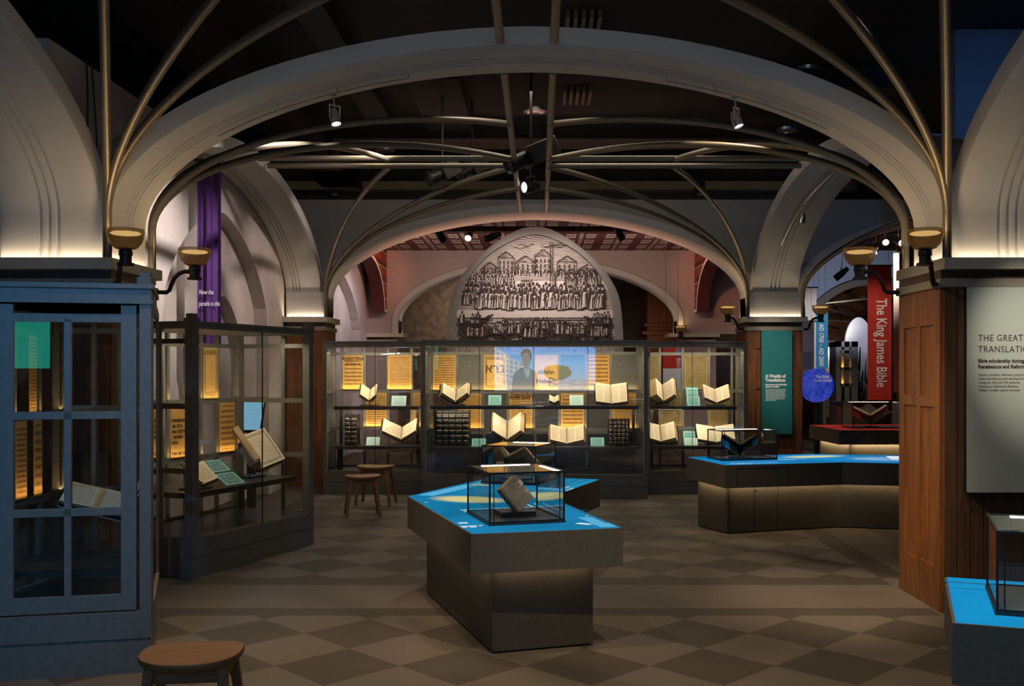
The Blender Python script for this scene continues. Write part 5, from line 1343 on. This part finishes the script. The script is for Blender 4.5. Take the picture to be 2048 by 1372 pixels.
# hanging banners
def banner(x0, x1, y, z0, z1, mat, label, wave=.012, rod=True, n=14, hang=4.2):
    t = thing('hanging_banner', ((x0+x1)/2, y, z0), label, 'banner', None)
    rows = []; mb = MB()
    f = lambda k: y+wave*math.sin(k*9.0)+wave*.6*math.sin(k*23+1)
    for z in (z0, z1): rows.append([(x0+(x1-x0)*i/n, f(i/n), z) for i in range(n+1)]+[(x0+(x1-x0)*i/n, f(i/n)+.006, z) for i in range(n, -1, -1)])
    mb.grid(rows, 0, close=True); mb.build('cloth', mat, t)
    if rod:
        mb = MB(); mb.tube([(x0-.03, y+.003, z1), (x1+.03, y+.003, z1)], .014, 8); mb.build('rod', IRON, t)
        mb = MB()
        for x in (x0+.05, x1-.05): mb.tube([(x, y+.003, z1), (x, y+.003, hang)], .003, 5)
        mb.build('wire', WIRE, t)
    return t
d = 10.2; s = d/FPX
t = banner((394-VX)*s, (442-VX)*s, d, 1.9, 3.80, PURPLE, 'tall purple banner hanging before the left plaster wall', .018, True, 18, 3.86)
for i, (w1, q) in enumerate((('Now the', 589), ('parable is this', 612))):
    text(w1, 13*s, ((400-VX)*s, d-.034, EYE+(VY-q)*s), RT, UP, WHITEINK, t, 'lettering', 'LEFT', .0005, 0, 1, .18, .58 if i else .62)
d = 16.9; s = d/FPX
t = banner((1735.5-VX)*s, (1783-VX)*s, d, EYE+(VY-800)*s, EYE+(VY-531)*s, REDCLOTH, 'red banner lettered The King James Bible in the right aisle', .004, True, 10, 4.18)
text('The King James Bible', 29*s, ((1753.5-VX)*s, d-.009, EYE+(VY-597)*s), (0, 0, -1), (1, 0, 0), CREAMINK, t, 'lettering', 'LEFT', .0005, .004, 1.0, 0, .72)
d = 19.2; s = d/FPX
t = banner((1632-VX)*s, (1656-VX)*s, d, EYE+(VY-738)*s, EYE+(VY-620)*s, BLUECLOTH, 'blue banner lettered AD 1750 to AD 2000 beside the teal sign pillar', .002, True, 6, 4.18)
text('AD 1750 – AD 2000', 12.5*s, ((1638.5-VX)*s, d-.006, EYE+(VY-648)*s), (0, 0, -1), (1, 0, 0), WHITEINK, t, 'lettering', 'LEFT', .0005, .002, 1.0, 0, .80)
d = 19.6; s = d/FPX
t = banner((1600-VX)*s, (1633-VX)*s, d, EYE+(VY-790)*s, EYE+(VY-575)*s, WHITECLOTH, 'white banner with small grey text left of the blue banner', .002, True, 6, 4.18)
mb = MB(); r = random.Random(8)
for i in range(9): mb.box((1603-VX)*s, (1603+r.uniform(17, 25)-VX)*s, d-.012, d-.010, EYE+(VY-706-3.8*i)*s, EYE+(VY-704.6-3.8*i)*s)
mb.build('lettering', noisy('grey_ink', (.3, .3, .3), (.32, .32, .32), 5), t, smooth=False)
d = 17.6; s = d/FPX
banner((1787-VX)*s, (1798-VX)*s, d, EYE+(VY-785)*s, EYE+(VY-505)*s, noisy('pale_pink_cloth', (.6, .44, .36), (.68, .5, .42), 3, .8), 'narrow pale pink banner right of the red banner', .002, True, 4, 4.18)
d = 18.4; s = d/FPX
t = banner((1326-VX)*s, (1362-VX)*s, d, EYE+(VY-786)*s, EYE+(VY-690)*s, REDCLOTH, 'red and white banner seen through the far right case', .003, True, 6, 4.18)
mb = MB(); mb.box((1326-VX)*s, (1362-VX)*s, d-.016, d-.010, EYE+(VY-780)*s, EYE+(VY-737)*s); mb.build('white_field', WHITECLOTH, t, smooth=False)
mb = MB(); mb.box((1350-VX)*s, (1362-VX)*s, d-.018, d-.010, EYE+(VY-711)*s, EYE+(VY-702)*s); mb.build('blue_field', BLUECLOTH, t, smooth=False)
text('Bible C', 10*s, ((1354-VX)*s, d-.019, EYE+(VY-716)*s), (0, 0, -1), (1, 0, 0), WHITEINK, t, 'lettering', 'LEFT', .0005, 0, 1, 0, .8)
spot('banner_spot', (2.2, 16.4, 3.9), (2.45, 18.4, 1.7), 120, 30, .8, WHITE)
# globe
d = 18.6; s = d/FPX; c = px(1633, 771, d); rr = 34*s
t = thing('globe', (c.x, c.y, 0), 'glowing deep blue globe lettered The Bible Goes Global', 'globe')
gm, e, n = emit('globe_blue', (.03, .04, .62), 1.0)
f = n.noise(n.coord(), 3.2, 5, .6); n.l.new(n.ramp(f, [(.44, (.02, .05, .50)), (.54, (.08, .12, .78)), (.7, (.015, .03, .30))]), e.inputs[0]); e.inputs[1].default_value = .5
mb = MB(); N = 24; rows = [[(c.x+rr*math.sin(PI*i/N)*math.cos(2*PI*k/40), c.y+rr*math.sin(PI*i/N)*math.sin(2*PI*k/40), c.z+rr*math.cos(PI*i/N)) for k in range(40)] for i in range(1, N)]
i0 = mb.grid(rows, 0, close=True); mb.ngon(range(i0, i0+40)); mb.ngon(range(i0+40*(N-2), i0+40*(N-1))); mb.build('ball', gm, t)
mb = MB(); mb.lathe([(.001, 0), (.28, 0), (.28, .05), (.05, .09), (.05, c.z-rr+.02), (.001, c.z-rr+.02)], (c.x, c.y, 0), 24); mb.build('stand', BLACK, t)
for i, (w1, q) in enumerate((('The Bible', 756), ('Goes Global', 763))):
    text(w1, 8.5*s, (c.x+.03, c.y-rr-.004+.028*(i == 0)+.01, EYE+(VY-q)*s), RT, UP, WHITEINK, t, 'lettering', 'CENTER', .0008, .001, 1, 0, .8)

# ------------------------------------------------------------------ mural in its pointed frame
MY = 16.0; ms = MY/FPX; MXC = 1070
OUT = [(1071, 453), (1096, 456.5), (1126, 470.5), (1156, 490.5), (1187, 516.5), (1213, 546), (1232, 578), (1242, 613), (1246.5, 676), (1247, 760)]
INN = [(1070, 468.5), (1091, 471.5), (1112, 479), (1140, 493), (1166, 512), (1190, 537), (1210, 566), (1222, 597), (1228, 640), (1230.5, 676), (1231, 760)]
def outline(pts):
    h = [((p-MXC)*ms, EYE+(VY-q)*ms) for p, q in pts]
    r = [(x, z) for x, z in h]; l = [(-x, z) for x, z in h[:0:-1]]
    return l+r, h
XC = (MXC-VX)*ms
def smooth_half(pts, n=4):
    out = []
    P = [Vector(p) for p in pts]
    for i in range(len(P)-1):
        p0, p1, p2, p3 = P[max(i-1, 0)], P[i], P[i+1], P[min(i+2, len(P)-1)]
        for k in range(n):
            u = k/n; out.append(.5*((2*p1)+(p2-p0)*u+(2*p0-5*p1+4*p2-p3)*u*u+(3*p1-p0-3*p2+p3)*u**3))
    out.append(P[-1]); return [tuple(p) for p in out]
oh = smooth_half([((p-MXC)*ms, EYE+(VY-q)*ms) for p, q in OUT]); ih = smooth_half([((p-MXC)*ms, EYE+(VY-q)*ms) for p, q in INN])
def full(h): return [(XC-x, z) for x, z in h[::-1]]+[(XC+x, z) for x, z in h[1:]]
def resample(h, n):
    L = [0]
    for a, b in zip(h[:-1], h[1:]): L.append(L[-1]+math.dist(a, b))
    out = []
    for i in range(n+1):
        t_ = L[-1]*i/n; k = max(j for j in range(len(L)) if L[j] <= t_+1e-9); k = min(k, len(h)-2)
        f = (t_-L[k])/(L[k+1]-L[k]); out.append((h[k][0]+(h[k+1][0]-h[k][0])*f, h[k][1]+(h[k+1][1]-h[k][1])*f))
    return out
fo = full(resample(oh, 36)); fi = full(resample(ih, 36))
t = thing('mural_screen', (XC, MY, 0), 'freestanding pointed-arch screen with an engraved harbour crowd scene, behind the far cases', 'mural')
FRG = noisy('mural_frame_grey', (.27, .255, .235), (.31, .295, .27), 4, .7)
mb = MB(); rows = []
for (ox, oz), (ix, iz) in zip(fo, fi): rows.append([(ox, MY, oz), (ix, MY, iz), (ix, MY+.05, iz), (ix, MY+.16, iz), (ox, MY+.16, oz)])
mb.grid(rows, 0, close=True); mb.build('arch_frame', FRG, t)
ZB = fi[0][1]; ZTM = max(z for x, z in fi); WM = max(x for x, z in fi)-min(x for x, z in fi); ZVIS = EYE+(VY-680)*ms
def muv(x, z): return ((x-XC)/WM+.5, (z-ZVIS)/(ZTM-ZVIS))
mb = MB()
half = len(fi)//2
for i in range(half):
    a, b = fi[i], fi[i+1]; c_, d_ = fi[-1-i], fi[-2-i]
    mb.face([(a[0], MY+.05, a[1]), (c_[0], MY+.05, c_[1]), (d_[0], MY+.05, d_[1]), (b[0], MY+.05, b[1])], 0, [muv(*a), muv(*c_), muv(*d_), muv(*b)])
mb.build('engraved_picture', ENGR, t, smooth=False)
mb = MB(); mb.box(XC-WM/2-.1, XC+WM/2+.1, MY+.03, MY+.16, 0, ZB+.02); mb.build('base_wall', FRG, t, smooth=False)
# ink figures of the picture, drawn as one print
ik = MB(); r = random.Random(5)
def inside(x, z):
    k = 0
    for (px_, pz_) in fi:
        pass
    # half width of the picture at height z
    lo = [abs(p[0]-XC) for p in fi if abs(p[1]-z) < .09]
    return bool(lo) and abs(x-XC) < max(lo)-.03
def MX(u): return XC+(u-.5)*WM
def MZ(v): return ZVIS+v*(ZTM-ZVIS)
LAY = [0]
PAPER = []
def poly2(pts, mi=0):
    if all(inside(x, z) for x, z in pts): ik.face([(x, MY+.0485-.000012*LAY[0], z) for x, z in pts], mi); LAY[0] += 1
def stroke(pts, w_):
    for (x0, z0), (x1, z1) in zip(pts[:-1], pts[1:]):
        dx, dz = x1-x0, z1-z0; L = math.hypot(dx, dz) or 1; nx, nz = -dz/L*w_/2, dx/L*w_/2
        poly2([(x0-nx, z0-nz), (x1-nx, z1-nz), (x1+nx, z1+nz), (x0+nx, z0+nz)])
def figure(x, z, h):
    w_ = h*r.uniform(.30, .40); k = r.uniform(-.12, .12)*h
    PAPER.append(1); poly2([(x-w_*.6, z), (x+w_*.6, z), (x+k*.3+w_*.3, z+h*.74), (x+k*.3-w_*.3, z+h*.74)], 1)
    stroke([(x-w_*.55, z), (x-w_*.3+k*.3, z+h*.74)], h*.05); stroke([(x+w_*.55, z), (x+w_*.3+k*.3, z+h*.74)], h*.07)
    for q in range(3): a = x+r.uniform(-.3, .45)*w_; stroke([(a, z+h*.02), (a+k*.3+r.uniform(-.1, .1)*w_, z+h*.66)], h*.045)
    poly2([(x+w_*.15, z), (x+w_*.55, z), (x+w_*.3+k*.3, z+h*.70), (x+w_*.12+k*.3, z+h*.70)])
    c = (x+k*.3, z+h*.86); poly2([(c[0]+h*.085*math.cos(a), c[1]+h*.12*math.sin(a)) for a in [PI/4*q for q in range(8)]])
    stroke([(x-w_*.3+k*.3, z+h*.70), (x-w_*.75, z+h*.42)], h*.05)
for k in range(44): figure(MX(.12+.76*k/44+r.uniform(-.012, .012)), MZ(.60+.02*r.random()), r.uniform(.10, .14))
for k in range(48): figure(MX(.06+.32*k/48+r.uniform(-.01, .01)), MZ(.555-.11*(k % 4)/4), r.uniform(.13, .17))
for k in range(36): figure(MX(.70+.25*k/36), MZ(.50+.05*r.random()), r.uniform(.17, .21))
for k in range(5): figure(MX(.42+.014*k), MZ(.475), .17)
for k in range(44): figure(MX(.08+.86*k/44+r.uniform(-.008, .008)), MZ(.385+r.uniform(-.01, .02)), r.uniform(.21, .27))
for k in range(40): figure(MX(.14+.80*k/40+r.uniform(-.008, .008)), MZ(.30+r.uniform(-.015, .015)), r.uniform(.25, .32))
for k in range(3): figure(MX(.05+.02*k), MZ(.34), .24)
# gabled houses along the quay
for (u0, u1, v0, v1) in ((.17, .27, .62, .74), (.27, .37, .62, .84), (.38, .50, .62, .80), (.50, .60, .62, .86), (.64, .76, .60, .80), (.76, .90, .58, .72)):
    x0, x1, z0, z1 = MX(u0), MX(u1), MZ(v0), MZ(v1); w_ = .014; m_ = (x0+x1)/2
    stroke([(x0, z0), (x0, z1-.1), (m_, z1), (x1, z1-.1), (x1, z0)], w_); stroke([(x0, z1-.1), (x1, z1-.1)], .008)
    n = 4
    for j in range(3):
        for i in range(n):
            a = x0+(x1-x0)*(i+.3)/n; b = z0+.03+(z1-z0-.16)*j/3; poly2([(a, b), (a+(x1-x0)*.09, b), (a+(x1-x0)*.09, b+(z1-z0)*.13), (a, b+(z1-z0)*.13)])
    for j in range(5): stroke([(x0+(m_-x0)*j/5, z1-.1+.1*j/5), (x0+(m_-x0)*j/5+.05, z1-.1)], .006)
# a flag mast, rows of arches, clouds
for a in (-.02, .02): stroke([(MX(.605)+a, MZ(.50)), (MX(.605)+a, MZ(.93))], .010)
for k in range(4):
    c = MX(.66+.065*k); w_ = .085
    stroke([(c+w_*math.cos(PI*i/10), MZ(.60)+.12*math.sin(PI*i/10)) for i in range(11)], .014)
    for a in (-.085, .085): stroke([(c+a, MZ(.60)), (c+a, MZ(.50))], .02)
for k in range(7):
    u0 = r.uniform(.32, .68); v0 = r.uniform(.86, .96); stroke([(MX(u0+.02*i), MZ(v0)+.02*math.sin(i*1.7+k)) for i in range(6)], .008)
# boats on the water
def boat(u0, v0, L, s_):
    pts = [(MX(u0)+s_*L*(i/12-.5), MZ(v0)+L*.42*abs(i/12-.42)**2.2*2) for i in range(13)]
    poly2([(x, z) for x, z in pts[1:-1]]+[(x, z+.05) for x, z in pts[-2:0:-1]]); stroke(pts, .03)
    for k in range(9): figure(MX(u0)+s_*L*r.uniform(-.3, .28), MZ(v0)+.02, r.uniform(.13, .2))
    for k in range(3): a = MX(u0)+s_*L*r.uniform(-.3, .2); stroke([(a, MZ(v0)+.1), (a+.28*s_, MZ(v0)-.13)], .012)
for k in range(330):
    u0, v0 = r.uniform(.02, .98), r.uniform(.0, .185); a = r.uniform(.03, .10); q = r.uniform(-.5, .5)
    stroke([(MX(u0)+a*(i/5-.5), MZ(v0)+.022*math.sin(i*1.3+k)+q*a*(i/5-.5)) for i in range(6)], r.uniform(.007, .018))
boat(.12, .15, .62, 1); boat(.33, .055, .75, 1); boat(.53, .10, .5, -1); boat(.72, .05, .8, 1); boat(.90, .15, .5, -1); boat(.50, .02, .55, 1); boat(.13, .03, .5, -1); boat(.9, .03, .45, 1)
stroke([(MX(.06), MZ(.205)), (MX(.97), MZ(.205))], .016); stroke([(MX(.3), MZ(.19)), (MX(.9), MZ(.185))], .022)
ik.build('ink_drawing', [noisy('engraving_ink', (.040, .024, .022), (.055, .034, .03), 9, .9), noisy('engraving_paper_tone', (.60, .52, .46), (.66, .57, .51), 9, .9)], t, smooth=False)

# ------------------------------------------------------------------ painted brackets on the rear wall
for sx, xw, lab in ((-1, -3.2, 'left'), (1, 3.27, 'right')):
    x0, x1 = (xw-.26, xw) if sx < 0 else (xw, xw+.26)
    t = thing('painted_bracket', ((x0+x1)/2, 21.0, 2.9), 'maroon curved bracket with painted red bands at the %s of the pink rear wall' % lab, 'bracket', 'painted brackets')
    n = 16; low = []
    for i in range(n+1):
        a = PI/2*i/n; low.append((20.72-1.75*(1-math.cos(a)), 2.88+.95*math.sin(a)))
    low = [(20.99, 2.88)]+low+[(18.2, 3.84)]
    mb = MB()
    for (ya, za), (yb_, zb_) in zip(low[:-1], low[1:]):
        mb.hexa([(x0, ya, za), (x1, ya, za), (x1, yb_, zb_), (x0, yb_, zb_), (x0, ya, 4.17), (x1, ya, 4.17), (x1, yb_, 4.17), (x0, yb_, 4.17)])
    mb.build('body', MAROON, t, smooth=False)
    mb = MB(); xi = x1 if sx < 0 else x0
    for (ya, za), (yb_, zb_) in zip(low[:-1], low[1:]):
        q = [(xi+.004*-sx, ya, za), (xi+.004*-sx, yb_, zb_), (xi+.004*-sx, yb_, 4.17), (xi+.004*-sx, ya, 4.17)]
        mb.face(q)
        mb.hexa([(xi+.002*-sx, ya, za), (xi+.012*-sx, ya, za), (xi+.012*-sx, yb_, zb_), (xi+.002*-sx, yb_, zb_), (xi+.002*-sx, ya, za+.05), (xi+.012*-sx, ya, za+.05), (xi+.012*-sx, yb_, zb_+.05), (xi+.002*-sx, yb_, zb_+.05)], 1)
    mb.build('painted_side', [BRACK, CREAMINK], t, smooth=False)

# ------------------------------------------------------------------ far right aisle background
ax, aw, azt, azb = 8.05, 1.72, 3.88, 2.55
mb = MB(); cr = [(aw*math.cos(PI-PI*i/24), azb+(azt-azb)*math.sin(PI*i/24)) for i in range(25)]
mb.box(5.2, ax-aw, 24.0, 24.4, 2.3, 5.0); mb.box(ax+aw, 14, 24.0, 24.4, 0, 5.0)
for (s0, z0), (s1, z1) in zip(cr[:-1], cr[1:]): mb.hexa([(ax+s0, 24, z0), (ax+s1, 24, z1), (ax+s1, 24.4, z1), (ax+s0, 24.4, z0), (ax+s0, 24, 5), (ax+s1, 24, 5), (ax+s1, 24.4, 5), (ax+s0, 24.4, 5)])
struct('wall_right_aisle', mb, noisy('aisle_grey_paint', (.36, .37, .42), (.4, .41, .46), 2, .85), smooth=False)
mb = MB(); rows = []
for s_, z in cr: rows.append([(ax+s_*k, y, azb+(z-azb)*k) for k, y in ((1.0, 23.9), (.88, 23.9), (.88, 24.5), (1.0, 24.5))])
mb.grid(rows, 0, close=True); struct('trim_6', mb, noisy('arch_brown_paint', (.17, .13, .085), (.2, .155, .1), 4, .7))
mb = MB(); mb.box(5.2, 14, 30, 30.2, 0, 5); struct('wall_wood', mb, WOOD, smooth=False)
t = thing('pipe_truss', (7.6, 26.5, 3.5), 'criss-cross bronze pipes under the brown arch of the far right aisle', 'vault pipes')
mb = MB()
for a, b in (((6.2, 25, 3.5), (9.4, 28.5, 3.1)), ((6.0, 27, 3.3), (9.6, 26, 3.65)), ((6.6, 24.8, 3.9), (8.9, 29.4, 3.2)), ((5.9, 28.5, 3.25), (9.5, 28.3, 3.0)), ((6.9, 29.5, 3.1), (9.2, 25.5, 3.8)), ((6.1, 26, 3.2), (8.9, 29.7, 2.9))):
    k = MB(); k.tube([a, b], .035, 8); k.build('pipe', BRASS, t)
spot('truss_spot', (7.6, 25.2, 2.6), (7.7, 27.5, 3.4), 60, 100, 1, WHITE)
# narrow case with lit slots, tall white panel, dark picture wall, pale screen
d = 22.0; s = d/FPX; c = px(1688, 800, d)
t = thing('display_case', (c.x, d, 0), 'tall narrow grey case with lit slots, between the globe and the red banner', 'display case', 'tall glass display cases')
x0, x1 = (1672-VX)*s, (1716-VX)*s; zt = EYE+(VY-683)*s
mb = MB(); mb.box(x0, x1, d, d+.5, 0, .5); mb.box(x0, x1, d, d+.5, zt-.12, zt); mb.box(x0, x0+.12, d, d+.5, .5, zt); mb.box(x1-.14, x1, d, d+.5, .5, zt); mb.box((x0+x1)/2-.05, (x0+x1)/2+.05, d, d+.08, .5, zt)
for q in (703, 737, 769): z = EYE+(VY-q)*s; mb.box(x0+.1, x1-.12, d, d+.06, z-.04, z+.02)
mb.build('cabinet_frame', FRAME, t, smooth=False)
mb = MB(); mb.box(x0+.1, x1-.12, d+.3, d+.34, .5, zt-.1); mb.build('back_panel', CHARCOAL, t, smooth=False)
for k, (qa, qb) in enumerate(((706, 734), (740, 767))):
    for xm in (x0+.14, (x0+x1)/2+.07):
        mb = MB(); mb.face([(xm, d+.25, EYE+(VY-qb)*s), (xm+.14, d+.25, EYE+(VY-qb)*s), (xm+.14, d+.25, EYE+(VY-qa)*s), (xm, d+.25, EYE+(VY-qa)*s)], 0, UV4); mb.build('sheet', PARCH[1], t, smooth=False)
area('panel_led', ((x0+x1)/2, d+.2, EYE+(VY-768)*s), (0, .35, 1), .38, .02, 1.2, (1, .7, .32), along=(1, 0, 0)); area('panel_led', ((x0+x1)/2, d+.2, EYE+(VY-735)*s), (0, .35, 1), .38, .02, 1.2, (1, .7, .32), along=(1, 0, 0))
d = 22.8; s = d/FPX; x0, x1 = (1646-VX)*s, (1671-VX)*s
t = thing('display_case', ((x0+x1)/2, d, 0), 'glass case with a pale page left of the narrow grey case', 'display case', 'tall glass display cases')
mb = MB(); mb.box(x0, x1, d, d+.5, 0, .6); mb.box(x0, x1, d, d+.5, 2.26, 2.34); mb.box(x0, x0+.05, d, d+.5, .6, 2.26); mb.box(x1-.05, x1, d, d+.5, .6, 2.26); mb.build('cabinet_frame', FRAME, t, smooth=False)
mb = MB(); mb.face([(x0+.05, d+.3, .6), (x1-.05, d+.3, .6), (x1-.05, d+.3, 2.2), (x0+.05, d+.3, 2.2)], 0, UV4); mb.build('sheet', PAGE, t, smooth=False)
area('case_light', ((x0+x1)/2, d+.1, 2.24), (0, .3, -1), .2, .05, 3, WHITE, along=(1, 0, 0))
d = 26.0; s = d/FPX; x0, x1 = (1690-VX)*s, (1745-VX)*s
t = thing('picture_panel', ((x0+x1)/2, d, 0), 'tall white arched panel with black brush strokes left of the red banner', 'picture panel')
mb = MB(); xc = (x0+x1)/2; hw = (x1-x0)/2; pts = [(xc+hw*math.cos(PI*i/16), d, 2.3+.75*math.sin(PI*i/16)) for i in range(17)]+[(x0, d, 0), (x1, d, 0)]
mb.face(pts); mb.face([(a, b+.08, c_) for a, b, c_ in pts][::-1])
for i in range(len(pts)): a, b = pts[i], pts[(i+1) % len(pts)]; mb.face([a, b, (b[0], b[1]+.08, b[2]), (a[0], a[1]+.08, a[2])])
mb.build('panel', WHITECLOTH, t, smooth=False)
mb = MB(); r = random.Random(2)
for k in range(46):
    x = xc+r.uniform(-.85, .85)*hw; z = r.uniform(.2, 1.7); w_ = r.uniform(.012, .04)
    h = r.uniform(.15, .6); mb.face([(x-w_, d-.004-.0001*k, z), (x+w_, d-.004-.0001*k, z), (x+w_*.4+.03, d-.004-.0001*k, z+h), (x-w_*.3+.03, d-.004-.0001*k, z+h)])
mb.build('brush_stroke', BLACK, t, smooth=False)
d = 15.6; s = d/FPX
s = 18.6/FPX; mb = MB(); mb.box((1800-VX)*s, 8.2, 18.6, 18.8, 0, 4.15); struct('wall_aisle_end', mb, WOOD, smooth=False)
d = 23.0; s = d/FPX
t = thing('low_counter', (6.6, 18.2, 0), 'dark wooden counter behind the red table', 'counter')
mb = MB(); mb.box(5.35, 6.55, 17.95, 18.3, 0, 1.06); mb.build('body', DWOOD, t, smooth=False)
mb = MB(); mb.box(5.32, 6.6, 17.9, 18.35, 1.06, 1.10); mb.build('counter_top', IRON, t, smooth=False)

# ------------------------------------------------------------------ video wall behind the viewer, mirrored in the case glass
d = -2.0
t = thing('video_wall', (.17, d, 0), 'blue street-scene video picture mirrored in the glass of the far middle case', 'screen', 'video screens')
x0, x1, z0, z1 = -1.24, 1.57, 1.10, 2.32
mb = MB(); mb.box(x0-.06, x1+.06, d-.14, d-.01, z0-.06, z1+.06); mb.box(-.3, .6, d-.3, d-.02, 0, z0-.05); mb.build('housing', BLACK, t, smooth=False)
vm, e, n = emit('video_street_picture', (.2, .5, .9), 6.5)
o = n.sep(n.coord('UV')); f = n.noise(n.scale(n.coord('UV'), (5, 9, 1)), 1.0, 5, .7)
sky = n.ramp(o[1], [(.30, (.24, .44, .70)), (.62, (.10, .42, .82)), (1.0, (.01, .24, .70))])
bld = n.mul(n.lt(o[1], n.m('MULTIPLY_ADD', o[0], -1.5, 1.02)), n.lt(o[0], .42))
win = n.mul(n.gt(n.m('FRACT', n.mul(o[0], 22.0)), .45), n.gt(n.m('FRACT', n.m('ADD', n.mul(o[1], 9.0), n.mul(o[0], 5.0))), .45))
c = n.mix(bld, sky, n.mix(win, (.34, .46, .58, 1), (.14, .24, .36, 1)))
grd = n.lt(o[1], .24); c = n.mix(grd, c, n.ramp(f, [(.35, (.18, .22, .30)), (.65, (.45, .50, .60))]))
tree = n.lt(n.m('ADD', n.m('POWER', n.mul(n.m('SUBTRACT', o[0], .62), 6.0), 2.0), n.m('POWER', n.mul(n.m('SUBTRACT', o[1], .42), 4.6), 2.0)), n.m('ADD', .25, n.mul(f, .9)))
c = n.mix(tree, c, (.10, .12, .05, 1))
n.l.new(c, e.inputs[0])
mb = MB(); mb.face([(x0, d, z0), (x1, d, z0), (x1, d, z1), (x0, d, z1)], 0, UV4); mb.build('picture', vm, t, smooth=False)
# passer-by in the picture: flat shapes of the video frame
pm_ = emit('video_dark_jacket', (.06, .18, .32), 3.8)[0]; pf = emit('video_face', (.24, .29, .36), 3.8)[0]; pw = emit('video_shirt', (.30, .50, .66), 4.2)[0]; ph = emit('video_hair', (.015, .04, .08), 3.0)[0]
X0 = (1049-VX)*27.8/FPX; sc = 27.8/FPX
def fig(pts, mat, nm, lay):
    mb = MB(); mb.face([(X0+(p-1049)*sc, d+.001*lay, EYE+(VY-q)*sc) for p, q in pts]); mb.build(nm, mat, t, smooth=False)
fig([(1023, 781), (1026, 752), (1032, 742), (1043, 735), (1058, 735), (1066, 740), (1074, 746), (1077, 781)], pm_, 'pictured_jacket', 2)
fig([(1047, 737), (1051, 752), (1056, 757), (1060, 746), (1060, 737)], pw, 'pictured_shirt', 3)
fig([(1043.5, 708), (1043.5, 722), (1046, 731), (1051, 736), (1057, 734), (1061, 726), (1062, 712), (1055, 703), (1048, 703)], pf, 'pictured_face', 4)
fig([(1042, 714), (1041.5, 705), (1046, 699), (1054, 697), (1061, 701), (1063.5, 709), (1062, 722), (1060, 711), (1054, 706), (1046, 708)], ph, 'pictured_hair', 5)
t = thing('video_wall', (-3.5, -1.6, 0), 'teal video picture mirrored in the glass of the nearest left case', 'screen', 'video screens')
tm, *_ = emit('video_teal_picture', (.005, .38, .27), 2.2)
tb, *_ = emit('video_blue_picture', (.05, .26, .62), 5.0)
mb = MB(); mb.box(-5.3, -2.55, -1.75, -1.62, .9, 2.6); mb.box(-4.2, -3.2, -1.9, -1.63, 0, .95); mb.build('housing', BLACK, t, smooth=False)
mb = MB(); mb.face([(-3.66, -1.60, 1.68), (-2.76, -1.60, 1.68), (-2.76, -1.60, 2.34), (-3.66, -1.60, 2.34)]); mb.build('picture', tm, t, smooth=False)
mb = MB(); mb.face([(-5.2, -1.60, .95), (-3.72, -1.60, .95), (-3.72, -1.60, 2.45), (-5.2, -1.60, 2.45)]); mb.build('picture', tb, t, smooth=False)
